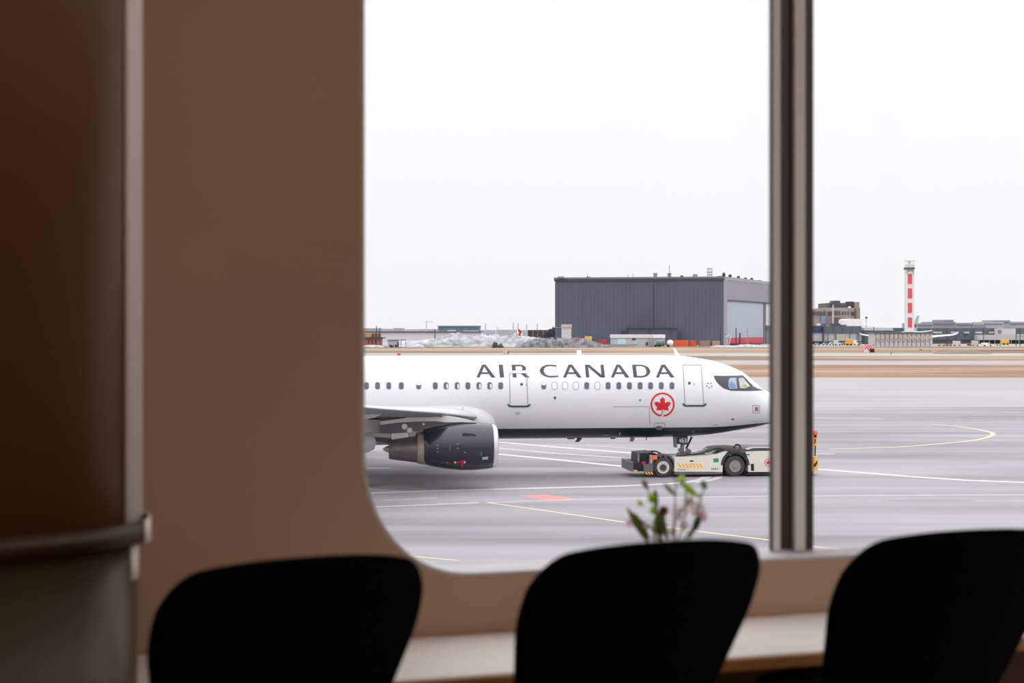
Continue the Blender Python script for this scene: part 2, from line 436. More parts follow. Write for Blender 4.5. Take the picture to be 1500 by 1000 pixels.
d1 = door(1000.2, 1027.2, 1003.6, 1030.8, 534.6, 592.6, 1009.8, 561)
# small marks on the skin
def mark(name, shapes, m, rib=None):
    for s_ in shapes: bm = NB(); patch(bm, s_, 0.012, 2); link(name, bm, m, plane)
    for r_ in (rib or []): bm = NB(); ribbon(bm, r_[0], r_[1], 0.011); link(name, bm, m, plane)
mark('cargo_door_outline', [], seam, [([(898, 595.5), (951, 595.5), (952, 622)], .35)])
mark('hatch_outline', [], seam, [([(958.5, 625), (959, 619.5), (974, 619.5), (974.5, 625)], .3)])
mark('drain_panel', [[(965.5+5.5*math.cos(t), 626.4+3*math.sin(t)) for t in [2*math.pi*k/16 for k in range(16)]]], M('drain_mauve', 118, 100, 108, .6))
mark('static_port', [[(811.5, 580.5), (814.3, 580.5), (814.3, 584.4), (811.5, 584.4)], [(936.4, 584.6), (938.6, 584.6), (938.6, 587), (936.4, 587)], [(1071.5, 612.7), (1075, 613), (1075, 615.2), (1071.5, 614.6)]], slate)
mark('service_sign', [[(755, 603), (762, 603), (762, 607), (755, 607)], [(1045, 621.5), (1051, 621.3), (1051, 622.8), (1045, 623)]], M('faded_mark', 178, 176, 184, .6))
mark('star_emblem', [[(1039+4.6*math.cos(a-.28), 564.2+4.4*math.sin(a-.28)), (1039+4.6*math.cos(a+.28), 564.2+4.4*math.sin(a+.28)), (1039+3.0*math.cos(a+.25), 564.2+3.0*math.sin(a+.25)), (1039+3.0*math.cos(a-.25), 564.2+3.0*math.sin(a-.25))] for a in [2*math.pi*k/5+.3 for k in range(5)]], slate)
mark('nose_sign', [[(1105.8, 596), (1110.6, 596), (1110.6, 601.8), (1105.8, 601.8)]], M('nose_sign_mauve', 150, 100, 118, .6), [([(1102.5, 593.5), (1112.5, 593.5), (1113, 604.5), (1103, 604.5), (1102.5, 593.5)], .3)])
mark('fairing_seam', [], seam, [([(560, 543), (561, 543.2)], .2)])
# roundel with maple leaf
ro = NB(); cx, cy, R_ = 970.5, 592.3, 16.4
a0 = 97; pts = [(cx+R_*math.cos(math.radians(a)), cy+R_*math.sin(math.radians(a))) for a in [a0+4*k for k in range(88)]]
ribbon(ro, pts, 1.2, 0.012, False, 2)
leaf = [(0, -167), (22, -125), (52, -115), (46, -60), (60, -28), (102, -62), (118, -52), (178, -44), (160, -10), (150, 15), (112, 52), (122, 92), (132, 124), (92, 116), (50, 122), (5, 100)]
leaf = leaf+[(-x, y) for x, y in reversed(leaf[1:])]
LS = [(cx+x/14.286, cy-.1+(y)/14.286) for x, y in leaf]
patch(ro, LS, 0.012, 1.5); ribbon(ro, [(cx+.1, cy+6), (cx-.4, cy+11), (cx-1.8, cy+16.2)], .5, 0.012)
tag(link('roundel_logo', ro, redm, plane), 'red maple leaf in a red ring')

# cockpit
bm = NB()
mask = [(1045.2, 550.2), (1060, 550.5), (1075, 550.2), (1088, 549.6), (1091.5, 552), (1099, 561), (1103.5, 566.3), (1110, 568.8), (1119, 571.4), (1110, 572.2), (1090, 572.4), (1071, 572), (1060, 568.6), (1053, 563), (1048.2, 557)]
patch(bm, mask, 0.012, 1.5)
ck = link('cockpit_mask', bm, M('mask_charcoal', 58, 56, 66, 0.4), plane)
pane_m = M('cockpit_glass', 150, 170, 185, 0.1, var=0.2, scale=3); pane2 = M('cockpit_glass_front', 170, 178, 172, 0.1, var=0.2, scale=3)
for nm, pl, m_ in (('side_window', [(1067.5, 556), (1069.5, 553.6), (1078.3, 553.4), (1080, 569), (1068.5, 569.4), (1066.8, 565)], pane_m), ('windscreen', [(1081.8, 554.2), (1088.2, 553.4), (1093, 559), (1098.8, 565.6), (1091, 568.6), (1083.8, 568.6)], pane2),
                  ('windscreen', [(1089, 550.4), (1092.6, 551.4), (1100, 558.6), (1109, 567.4), (1105, 566.4), (1098, 560)], M('screen_pale', 205, 212, 225, .15))):
    bm = NB(); patch(bm, pl, 0.018, 1.5); link(nm, bm, m_, ck)
bm = NB(); patch(bm, [(1068, 563), (1071, 558), (1075, 561), (1078, 566), (1077, 568.5), (1069, 568.5)], .021, 2); link('seat_shape', bm, M('cockpit_blue', 95, 135, 165, .5), ck)
bm = NB(); patch(bm, [(1087, 565), (1090, 562.5), (1094, 564), (1094, 567), (1089, 567.5)], .021, 2); link('headset_shape', bm, M('cockpit_olive', 150, 152, 100, .5), ck)

# antennas
def blade(name, pxs, thick, m):
    bm = NB(); P = [(S(x, 0), ZS(x, y, 0)) for x, y in pxs]
    extrude(bm, P, [], lambda a, b_, k: (-a, (k-.5)*thick, b_)); return link(name, bm, m, plane)
blade('antenna', [(985.5, 509), (988.5, 509.6), (997, 521.6), (990, 521.4)], .06, white)
blade('antenna', [(845, 512.5), (851.5, 512.5), (852, 521), (844.5, 521)], .05, white)
blade('belly_antenna', [(923, 641), (930, 641), (927.5, 646.5), (922.5, 646.5)], .05, seam)
blade('belly_antenna', [(846, 641.5), (853, 641.5), (848, 647), (842, 647)], .05, M('antenna_maroon', 120, 45, 55, .5))
blade('belly_antenna', [(946, 640), (947.2, 640), (947, 645), (946.2, 645)], .03, slate)
blade('belly_antenna', [(830, 641.5), (842, 641.5), (840, 643), (832, 643)], .08, slate)
blade('belly_antenna', [(893, 641), (902, 641), (900, 642.6), (895, 642.6)], .08, slate)
bm = NB(); patch(bm, [(883, 635.8), (892, 635.4), (892, 637.2), (883, 637.4)], .02, 2); link('belly_vent', bm, metal, plane)
bm = NB(); ribbon(bm, [(907, 637), (908.5, 632)], .35, .02); link('belly_mark', bm, white, plane)
bm = NB(); patch(bm, [(1013, 630), (1017, 629.6), (1018, 632.6), (1013, 633)], .02, 2); link('belly_vent', bm, metal, plane)

# wing-body fairing
bm = NB(); rs = []
def sup(c, hw, hh, e_, n=40, hb=None):
    r = []
    for k in range(n):
        t = 2*math.pi*k/n; ct, st_ = math.cos(t), math.sin(t)
        r.append((hw*math.copysign(abs(ct)**(2/e_), ct), c+(hh if st_ > 0 or hb is None else hb)*math.copysign(abs(st_)**(2/e_), st_)))
    return r
s_f = S(727.6, 2.0)
for i in range(26):
    t = i/25; s = s_f+12.0*t**1.6
    g = min(1, ((s-s_f)/2.0)); g = math.sqrt(max(0, 1-(1-g)**2))
    gw = min(1, ((s-s_f)/1.1)); gw = math.sqrt(max(0, 1-(1-gw)**2))
    k2 = 1 if s < s_f+8 else (1-.15*((s-s_f-8)/4)**2)
    rs.append([(-s, -a, b_) for a, b_ in sup(2.6, (1.7+.66*gw)*k2, (.35+1.10*g)*k2, 2.8, hb=(.3+.62*g)*k2)])
rings(bm, rs); fair = link('belly_fairing', bm, M('fairing_paint', 196, 195, 197, .35, var=.02), plane, smooth=True)
def flat(name, pxs, wv, m, th=0.02, parent=plane, back=None):
    """slab parallel to the aircraft's side at lateral distance wv, thickness th inboard"""
    bm = NB(); P = [(S(x, wv), ZS(x, y, wv)) for x, y in pxs]
    extrude(bm, P, [], lambda a, b_, k: (-a, -(wv-k*th), b_)); return link(name, bm, m, parent)
flat('fairing_seam', [(677.2, 596), (678.2, 596), (678.6, 613), (677.6, 613)], 2.325, seam, .02, fair)

# wings
def wing(side):
    st_ = [(1.2, 15.9, 7.6, 3.0, .125), (3.5, 17.0, 6.0, 3.22, .115), (6.4, 18.45, 4.4, 3.53, .10), (10, 20.3, 3.5, 3.84, .095), (14, 22.3, 2.5, 4.2, .105), (17, 23.85, 1.6, 4.55, .10)]
    bm = NB(); rs = []
    for wv, sl, ch, z, th in st_:
        up = []; lo = []
        for k in range(13):
            x = (1-math.cos(math.pi*k/12))/2
            y = 5*th*(.2969*math.sqrt(x)-.126*x-.3516*x*x+.2843*x**3-.1015*x**4)*ch
            cam_ = .02*ch*4*x*(1-x)-.03*ch*x
            up.append((-(sl+x*ch), side*wv, z+y+cam_)); lo.append((-(sl+x*ch), side*wv, z-y*.85+cam_))
        rs.append(up+list(reversed(lo[1:-1])))
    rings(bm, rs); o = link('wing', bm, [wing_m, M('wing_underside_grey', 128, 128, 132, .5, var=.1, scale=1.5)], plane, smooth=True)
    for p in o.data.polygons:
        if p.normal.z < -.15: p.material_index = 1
    return o
wr = wing(-1); wl = wing(1)
# winglets
for sd, wp in ((-1, wr), (1, wl)):
    bm = NB(); extrude(bm, [(23.9, 4.5), (25.4, 4.5), (26.7, 6.9), (26.1, 6.9)], [], lambda a, b_, k: (-a, sd*(17+(b_-4.5)*.15+.06*k), b_)); link('winglet', bm, white, wp)
# tail (beyond the wall in the photo)
bm = NB(); extrude(bm, [(36.2, 5.9), (43.3, 5.9), (44.9, 11.9), (42.6, 11.9)], [], lambda a, b_, k: (-a, (k-.5)*.3, b_)); link('tail_fin', bm, M('fin_black', 30, 32, 36, .4), plane)
for sd in (-1, 1):
    bm = NB(); extrude(bm, [(39.6, 0.5), (43.6, 0.5), (44.2, 6.2), (42.6, 6.2)], [], lambda a, b_, k: (-a, sd*b_, 4.75+b_*.09+(k-.5)*.18)); link('tailplane', bm, wing_m, plane)

# engines
WE = 5.75
def engine(side):
    zc = ZS(675, 653.3, WE); k_ = DY(S(675, WE), WE)/F
    e_ = empty('engine', (0, 0, 0)); e_.parent = plane
    nav = M('nacelle_navy', 32, 37, 52, 0.22, var=0.06, coat=0.4); lipm = M('intake_lip_metal', 215, 208, 204, 0.3, metal=0.35, var=0.05)
    ring_m = M('titanium_ring', 160, 148, 138, .4, metal=.45, var=.12); exh = M('exhaust_metal', 112, 106, 102, .35, metal=.6, var=.12)
    def lx(nm, prof, m, dz=0, cap=True, zt=0):
        bm = NB(); rs = []
        for px, r in prof:
            s = S(px, WE); rr = r*k_
            rs.append([(-s, side*WE+rr*.985*math.cos(2*math.pi*q/48), zc+dz*k_+rr*math.sin(2*math.pi*q/48)) for q in range(48)])
        rings(bm, rs, cap); return link(nm, bm, m, e_, smooth=True)
    n_ = lx('nacelle', [(720.5, 32.4), (712, 33.8), (700, 34.8), (688, 35.2), (675, 35.0), (660, 33.6), (645, 31.3), (630, 28.2), (619.8, 25.6), (619.8, 21), (640, 21)], nav, cap=False)
    lx('intake_lip', [(720.5, 32.4), (724, 31.4), (726.6, 29.6), (727.6, 27.6), (726.6, 26), (722, 24.8), (712, 24.6), (700, 24.8)], lipm, cap=False)
    lx('fan_disc', [(700, 24.7), (699, 24.7)], black)
    bm = NB(); rs = [[(-(S(px, WE)), side*WE+r*k_*math.cos(2*math.pi*q/24), zc+r*k_*math.sin(2*math.pi*q/24)) for q in range(24)] for px, r in ((698, 7.5), (704, 6), (709, 3), (711, .5))]
    rings(bm, rs); link('spinner', bm, M('spinner_grey', 150, 150, 150, .4), e_, smooth=True)
    lx('fan_nozzle_ring', [(622, 24.4), (616, 23.4), (611.5, 22.2), (610.6, 21.6), (610.6, 18)], ring_m, -2.2, cap=False)
    lx('exhaust_nozzle', [(612, 20.6), (600, 19.0), (585, 16.9), (572, 15.1), (569.8, 14.7), (569.8, 13.5), (580, 13)], exh, -3.0, cap=False)
    lx('exhaust_plug', [(585, 9), (572, 6), (566, 4), (561, 1.5)], ring_m, -3.2)
    return e_, zc, k_
er, zce, ke = engine(-1)
engine(1)
def neng(name, pxs, m, off=0.01, par=None):
    """patch on the near nacelle skin"""
    prof = [(720.5, 32.4), (712, 33.8), (700, 34.8), (688, 35.2), (675, 35.0), (660, 33.6), (645, 31.3), (630, 28.2), (619.8, 25.6)]
    pr = sorted([(S(a, WE), b_*ke) for a, b_ in prof])
    t = NB(); t.faces.new([t.verts.new((x, y, 0)) for x, y in pxs])
    y = min(p[1] for p in pxs)+1
    while y < max(p[1] for p in pxs)-.2:
        bmesh.ops.bisect_plane(t, geom=t.verts[:]+t.edges[:]+t.faces[:], plane_co=(0, y, 0), plane_no=(0, 1, 0)); y += 1
    bmesh.ops.triangulate(t, faces=t.faces[:]); t.verts.index_update(); bm = NB(); V = []
    for v in t.verts:
        wv = WE+.8
        for _ in range(15):
            s = S(v.co.x, wv); z = ZS(v.co.x, v.co.y, wv); r = interp(pr, s)+off
            wv = .5*wv+.5*(WE+math.sqrt(max(.0, r*r-(z-zce)**2))*.985)
        V.append(bm.verts.new((-s, -wv, z)))
    for f_ in t.faces: bm.faces.new([V[v.index] for v in f_.verts])
    t.free(); return link(name, bm, m, par or er)
neng('cooling_scoop', [(677.3, 634.3), (680, 633.8), (692, 635), (697.5, 636.6), (698, 638), (690, 637.8), (677.5, 638.2)], black, .02)
neng('warning_sticker', [(667, 675.5), (676, 675), (676, 673.5), (682, 673.5), (682, 676.5), (679, 677), (678.5, 685), (676.3, 685), (676, 678), (667.5, 678.2)], M('sticker_red', 190, 35, 45, .5), .015)
for x in (666.6, 680.8): neng('latch_mark', [(x-1.2, 675.8), (x+1.2, 675.8), (x+1.2, 678.2), (x-1.2, 678.2)], white, .02)
neng('data_plate', [(706.5, 669.3), (715, 668.6), (715, 672.6), (706.5, 673.2)], M('plate_grey', 170, 172, 175, .5), .015)
for x, y in ((641, 651.8), (641, 656.5), (641, 661.5), (670.5, 650.2), (670.5, 656.3), (681, 662.2), (705, 662.8), (705, 666), (655, 677)):
    neng('latch_mark', [(x-1.1, y-.45), (x+1.3, y-.45), (x+1.3, y+.45), (x-1.1, y+.45)], M('latch_grey', 165, 165, 172, .5), .015)
neng('cowl_seam', [(658.6, 650), (659.3, 650), (659.3, 660), (658.6, 660)], M('cowl_line', 95, 98, 112, .5), .012)
# pylon
pyd = M('pylon_grey', 92, 88, 90, .5, var=.08); pal = M('pylon_pale', 205, 203, 200, .4, var=.04)
py = flat('pylon', [(700, 619.5), (672, 616.5), (630, 615), (600, 618), (557, 622), (557, 634.5), (598, 634.5), (612, 631), (640, 624), (670, 620)], WE+.17, pyd, .34)
flat('pylon_cap', [(698, 618.8), (690, 616), (676, 612.8), (655, 609.2), (640, 607.6), (616, 607), (600, 611), (557, 617), (557, 622), (585, 618.6), (612, 617.2), (640, 616.8), (652, 618.4), (675, 618.2)], WE+.24, pal, .48, py)
flat('pylon_panel', [(573, 635), (597.5, 633.2), (599, 640.5), (573.5, 645.2)], WE+.19, M('panel_pale', 198, 200, 202, .4), .3, py)
flat('pylon_tail', [(530, 634), (545, 634), (572, 635), (571.5, 641), (545, 639.5), (536, 637)], WE+.15, M('pylon_tan', 165, 155, 145, .45), .3, py)
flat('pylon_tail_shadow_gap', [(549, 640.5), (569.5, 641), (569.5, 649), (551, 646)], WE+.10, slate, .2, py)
for x, y, r in ((592.6, 624.6, 4.2), (600, 630, 4.0), (620.5, 621, 1.9)):
    flat('access_disc', [(x+r*math.cos(t), y+r*math.sin(t)) for t in [2*math.pi*q/18 for q in range(18)]], WE+.2, M('disc_pale', 208, 206, 204, .4), .04, py)
flat('bracket', [(600, 633), (609, 631), (609, 639), (603, 640.5), (599, 639)], WE+.21, M('bracket_grey', 155, 150, 148, .4), .3, py)
flat('vent_slot', [(627, 607.8), (648, 609.6), (648, 610.8), (627, 609)], WE+.25, slate, .02, py)
# inboard slat and underwing fairings
flat('underwing_panel', [(515, 614), (557, 614.5), (556.8, 635), (545, 635.6), (530, 636.5), (515, 638)], WE-.4, M('underwing_pale', 188, 184, 180, .5, var=.08, scale=2), .6, wr)
flat('slat_end', [(515, 607), (545, 606), (562, 605.5), (548, 611.5), (530, 615.5), (515, 616)], WE+3.4, pal, .5, wr)
bm = NB()
prof = [(552, .3), (549.8, 4), (548.5, 9), (540, 13.0), (528, 15.5), (512, 16), (495, 12), (480, 5)]
rings(bm, [[(-S(px, 6.6), -(6.6+r*.02*math.cos(2*math.pi*q/20)), ZS(px, 648.5+.06*(550-px), 6.6)+r*.0305*math.sin(2*math.pi*q/20)) for q in range(20)] for px, r in prof])
link('flap_track_fairing', bm, M('fairing_grey', 168, 170, 170, .4), wr, smooth=True)

# landing gear
def wheel(name, c, r, wd, parent, rimr, rim_m, n=36):
    bm = NB(); h = wd/2; a = min(.06, wd*.2)
    lathe(bm, [(-h, r*.62), (-h, r*.88), (-h+a, r), (h-a, r), (h, r*.88), (h, r*.62)], 'y', c, n, cap=True)
    t = link(name, bm, M('tyre_rubber', 62, 58, 58, .85, var=.1, scale=8), parent, smooth=False)
    bm = NB()
    for sd in (-1, 1):
        lathe(bm, [(sd*h*1.02, rimr), (sd*h*1.12, rimr), (sd*h*1.12, rimr*.93), (sd*h*.9, rimr*.82), (sd*h*.9, rimr*.35), (sd*h*1.25, rimr*.33), (sd*h*1.28, rimr*.1)], 'y', c, n)
    link('rim', bm, rim_m, t); return t
rimw = M('rim_white', 205, 202, 196, .5, var=.04); rimg = M('rim_grey', 135, 132, 130, .5, var=.05); rimd = M('hub_dark', 60, 56, 62, .5)
for sd in (-1, 1):
    g = empty('main_gear', (0, 0, 0)); g.parent = plane
    sm = S(518, 3.8)
    bm = NB(); tube(bm, [(-sm, sd*3.8, .6), (-sm, sd*3.9, 3.1)], .16); link('strut', bm, metal, g)
    for dy in (-.46, .46): wheel('wheel', (-sm, sd*3.8+dy, .585), .585, .4, g, .3, rimg)
ng = empty('nose_gear', (0, 0, 0)); ng.parent = plane
def P0(x, y, wv=0.0): return Vector((-S(x, wv), -wv, ZS(x, y, wv)))
bm = NB(); tube(bm, [P0(1000.5, 632), P0(999, 662)], .1, 12); tube(bm, [P0(999, 655), P0(998.5, 672)], .075, 12); link('strut', bm, metal, ng)
bm = NB(); tube(bm, [P0(1013.5, 639.5), P0(1005, 657)], .055, 8); link('drag_strut', bm, slate, ng)
bm = NB()
for x, y, r in ((996.5, 659, .1), (1008, 660.8, .13), (1001, 663, .1), (994, 664.5, .09), (999, 667, .12)):
    p = P0(x, y); lathe(bm, [(-.16, r*.7), (-.14, r), (.1, r), (.14, r*.6)], 'y', p, 14)
tube(bm, [P0(992, 665), P0(1010, 661)], .05); link('steering_unit', bm, M('gear_grey', 120, 118, 116, .5, var=.2, scale=10), ng)
for wv in (.42, -.42):
    bm = NB(); Pg = [(S(x, wv), ZS(x, y, wv)) for x, y in ((990.5, 638.5), (1007.5, 638.5), (1006.8, 651.3), (992, 650))]
    extrude(bm, Pg, [], lambda a, b_, k: (-a, -(wv-.03*k), b_)); dd = link('gear_door', bm, M('gear_door_teal', 18, 26, 34, .4), ng)
    if wv > 0:
        bm = NB()
        def seg(x0, y0, x1, y1):
            wq = wv+.012; p, q = P0(x0, y0, wq), P0(x1, y1, wq); d = (q-p).normalized(); n_ = Vector((-d.z, 0, d.x))*.017
            p = p-d*.01; q = q+d*.01
            bm.faces.new([bm.verts.new(v) for v in (p+n_, q+n_, q-n_, p-n_)])
        ox, oy = 995.4, 642.4      # digits 4 6 3
        for dg, x in (('4', 0), ('6', 3.9), ('3', 7.7)):
            w_, h_ = 1.9, 5.2; X = ox+x
            segs = {'a': (0, 0, w_, 0), 'g': (0, h_/2, w_, h_/2), 'd': (0, h_, w_, h_), 'f': (0, 0, 0, h_/2), 'b': (w_, 0, w_, h_/2), 'e': (0, h_/2, 0, h_), 'c': (w_, h_/2, w_, h_)}
            if dg == '4':
                for q_ in ((w_*.75, 0, 0, h_*.65), (0, h_*.65, w_, h_*.65), (w_*.75, 0, w_*.75, h_)): seg(X+q_[0], oy+q_[1], X+q_[2], oy+q_[3])
            else:
                for k in {'6': 'afgedc', '3': 'abgcd'}[dg]: q_ = segs[k]; seg(X+q_[0], oy+q_[1], X+q_[2], oy+q_[3])
        link('number', bm, white, dd)
bm = NB(); Pg = [(S(x, .3), ZS(x, y, .3)) for x, y in ((989, 640), (992, 640), (992, 655), (990, 655.5))]
extrude(bm, Pg, [], lambda a, b_, k: (-a, -(.35-.6*k), b_)); link('gear_door', bm, seam, ng)
sn = S(999, 0)
for dy in (-.24, .24): wheel('wheel', (-sn, dy, .62), .375, .2, ng, .2, rimg)

# ------------------------------------------------------------------ tow tractor
tug = empty('tow_tractor', (XN, YN, 0), PSI)
tag(tug, 'long low white towbarless tractor with yellow hazard stripes under the airliner nose', 'tow tractor')
WT = 1.4
cream = M('tractor_cream', 214, 210, 198, .45, var=.05, scale=1.5); tdark = M('tractor_black', 18, 19, 23, .6, var=.15); tgrey = M('tractor_grey', 92, 94, 96, .5, var=.08)
tor = M('lamp_orange', 235, 105, 50, .4); tyel = M('hazard_yellow', 235, 178, 60, .5, var=.04); tgreen = M('plate_green', 40, 140, 80, .5); rust = M('rusty_deck', 150, 98, 70, .7, var=.35, scale=9)
def T(name, pxs, wv, th, m, par=tug, both=False, bev=0):
    bm = NB(); P = [(S(x, wv), max(0.02, ZS(x, y, wv))) for x, y in pxs]
    extrude(bm, P, [], lambda a, b_, k: (-a, -(wv-k*th), b_))
    if both: extrude(bm, P, [], lambda a, b_, k: (-a, (wv-k*th), b_))
    return link(name, bm, m, par)
def arcpts(cx_, cy_, r, a, b_, n=12): return [(cx_+r*math.cos(math.radians(a+(b_-a)*i/n)), cy_-r*math.sin(math.radians(a+(b_-a)*i/n))) for i in range(n+1)]
body = T('side_body', [(988, 690.6), (988, 672), (990, 669.3), (1020, 668.6), (1040, 667.2), (1050, 664.5), (1060, 661.2), (1066, 661)]+[(1062, 666), (1060, 671), (1058.6, 678), (1058.4, 691.2), (1040, 690.6)], WT, .75, cream, both=True)
T('skirt', [(988, 690.6), (1058.4, 690.8), (1058.2, 694), (988, 694.6)], WT-.03, .6, tgrey, both=True)
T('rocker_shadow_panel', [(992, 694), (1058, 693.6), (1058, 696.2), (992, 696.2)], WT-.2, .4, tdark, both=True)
front = T('front_body', [(1092, 661.4), (1110, 660.6), (1150, 660), (1190, 661), (1190, 690.6), (1096.5, 691), (1095.5, 676), (1094.5, 668)], WT, 2*WT, cream)
T('front_skirt', [(1096.5, 691), (1190, 690.6), (1190, 695.2), (1092, 695.6)], WT-.03, 2*WT-.06, tdark)
T('deck_pipe', [(1094, 658.5), (1100, 655.8), (1130, 656.2), (1160, 656), (1185, 657), (1185, 661), (1110, 661), (1095, 661.6)], WT-.15, 2*WT-.3, M('pipe_teal', 62, 70, 78, .4))
T('deck_rail', [(1092, 657.2), (1098, 654.6), (1106, 654.4), (1190, 655.2), (1190, 656.2), (1104, 656), (1095, 658.6)], WT-.1, .12, rimw)
T('cab', [(1136, 656.5), (1138, 648), (1142, 642), (1172, 642), (1178, 648), (1182, 656.5)], .9, 1.2, cream)
T('cab_window', [(1140, 653), (1141.5, 648), (1144, 644.5), (1170, 644.5), (1174, 648.5), (1176, 653)], .91, .02, tdark)
arch = T('wheel_arch', arcpts(1077, 681, 21, 0, 180, 16)+arcpts(1077, 681, 17, 180, 0, 16), WT+.02, .7, M('arch_navy', 34, 40, 52, .6), both=True)
T('wheel_arch', arcpts(972, 682.5, 17.6, -10, 170, 16)+arcpts(972, 682.5, 15.6, 170, -10, 16), WT-.02, .6, M('arch_grey', 74, 78, 90, .6), both=True)
T('engine_deck', [(1046, 664), (1054, 658.8), (1066, 657), (1084, 656.8), (1098, 658.4), (1099, 662), (1092, 664), (1062, 664.5)], WT-.12, 2*WT-.24, M('deck_sooty', 84, 76, 70, .7, var=.4, scale=6))
for x_, y_, w_, m_ in ((1052, 660.5, 4, rust), (1058, 658.2, 3, rust), (1064, 657.6, 2.5, tdark), (1069, 657.4, 3.5, rust), (1074, 657.0, 2, tgrey), (1084, 657.0, 3, rust), (1089, 657.8, 3, rust), (1094, 659, 2.4, tdark)):
    for dw in (0, .9, 1.7): T('deck_fitting', [(x_-w_/2, y_+1.5), (x_-w_/2.2, y_-.5), (x_+w_/2.6, y_-.8), (x_+w_/2, y_+1.6)], WT-.16-dw, .25, m_)
T('hose_bundle', [(1048, 663.5), (1051, 659.5), (1058, 656.8), (1062, 657.5), (1056, 661), (1050, 665)], WT-.08, .2, tdark)
T('cradle_floor', [(985, 668.8), (1034, 663.5), (1046, 662.2), (1046, 668), (1030, 671), (985, 671.5)], .62, 1.24, tgrey)
T('cradle_arm', [(1034, 664), (1034, 669), (1045, 666.5), (1052, 659.5), (1047, 660), (1040, 663)], .9, .3, M('arm_pale', 180, 182, 176, .5), both=True)
bm = NB(); tube(bm, [P0(990, 668.3, 1.0), P0(1020, 664.8, 1.0), P0(1040, 660.6, 1.0), P0(1048, 656.4, 1.0), P0(1056, 656.2, 1.0)], .03); link('hose', bm, tdark, tug)
bm = NB(); q = P0(1080, 656.5, WT-.3)
tube(bm, [q+Vector((.17*math.cos(t), 0, .17*math.sin(t)+.02)) for t in [2*math.pi*k/14 for k in range(15)]], .045); link('lifting_ring', bm, tdark, tug)
rear = T('rear_block', [(935.5, 664.2), (952, 663), (956, 662.4), (962, 664.5), (965, 668), (955, 672), (955, 679), (934.5, 679)], WT-.5, 2*WT-1.0, tdark)
T('ballast_box', [(925, 677.6), (942.5, 677.6), (942.5, 690.2), (925, 690.2)], WT-.15, 2*WT-.3, tdark)
T('ballast_edge', [(924.6, 677.2), (927.6, 677.2), (927.6, 690.5), (924.6, 690.5)], WT-.14, 2*WT-.28, tgrey)
T('step_box', [(942.8, 680), (956.6, 679.6), (957, 690), (943, 690.2)], WT-.02, .5, tgrey)
T('ladder_rail', [(935, 664.5), (936.6, 664.5), (936.4, 678), (934.6, 678)], WT-.45, .1, metal)
T('tail_panel', [(953.6, 667), (956.2, 667), (956.2, 679), (953, 679)], WT-.1, .4, cream)
bm = NB(); p = P0(958, 669.6, WT-.1); box(bm, p.x-.12, p.x+.14, p.y-.1, p.y+.1, p.z-.1, p.z+.1); link('marker_lamp', bm, tor, tug)
T('red_coupling', [(939.5, 677.2), (943.5, 674.8), (946.5, 676.6), (945, 680), (941, 680)], WT-.1, .15, M('coupling_red', 150, 40, 62, .6))
hz = T('hazard_board', [(943.5, 690.2), (956.2, 690), (956.4, 694.6), (945.5, 695.4)], WT, .08, tdark)
for i in range(3): T('hazard_stripe', [(944.6+i*4, 690.6), (947+i*4, 690.6), (949.2+i*4, 694.6), (946.8+i*4, 694.6)], WT+.01, .02, tyel, hz)
T('hazard_stripe', [(928, 688.2), (933.5, 688.2), (933.5, 690), (928, 690)], WT-.14, .02, tyel, hz)
for i in range(7): T('hazard_stripe', [(992.6+i*5.1, 678.8), (995.4+i*5.1, 678.8), (999.6+i*5.1, 684.8), (996.8+i*5.1, 684.8)], WT+.012, .02, M('stripe_amber', 228, 168, 84, .5), body)
T('pale_decal', [(991, 677.6), (1030, 677.8), (1031, 685.6), (991, 685.6)], WT+.006, .01, M('decal_cream', 226, 208, 178, .5), body)
T('door_slot', [(1010.5, 674), (1016, 674), (1016, 676), (1010.5, 676)], WT+.01, .02, tdark, body)
T('plate', [(1045, 671.2), (1052.6, 671), (1052.8, 676.6), (1045.2, 676.8)], WT+.01, .02, tgreen, body)
for i in range(3): T('fleet_number', [(1042+i*2.6, 685), (1044+i*2.6, 685), (1044+i*2.6, 687.8), (1042+i*2.6, 687.8)], WT+.01, .02, M('number_grey', 140, 132, 128, .5), body)
T('fleet_number', [(1050.6, 685), (1052, 685), (1052, 687.8), (1050.6, 687.8)], WT+.01, .02, M('number_grey', 140, 132, 128, .5), body)
T('maker_text', [(992, 687), (1005, 687.3), (1005, 688.3), (992, 688)], WT+.01, .02, M('text_blue', 120, 130, 160, .5), body)
T('access_vent', [(1100, 679.2), (1104.4, 679.2), (1104.6, 689.4), (1100.2, 689.4)], WT+.01, .04, tdark, front)
T('handle', [(1094.5, 664.8), (1098, 664.8), (1098, 666.4), (1094.5, 666.4)], WT+.01, .04, tdark, front)
bm = NB(); cx, cy = 1126, 677
def onT(x, y): return P0(x, y, WT+.012)
ri = [(onT(cx+6*math.cos(t), cy+5.6*math.sin(t)), onT(cx+5.1*math.cos(t), cy+4.8*math.sin(t))) for t in [2*math.pi*k/30 for k in range(30)]]
ri = [(bm.verts.new(a), bm.verts.new(b_)) for a, b_ in ri]
for i in range(30): bm.faces.new([ri[i][0], ri[(i+1) % 30][0], ri[(i+1) % 30][1], ri[i][1]])
f_ = bm.faces.new([bm.verts.new(onT(cx+x/45, cy+y/45)) for x, y in leaf]); link('roundel_logo', bm, redm, front)
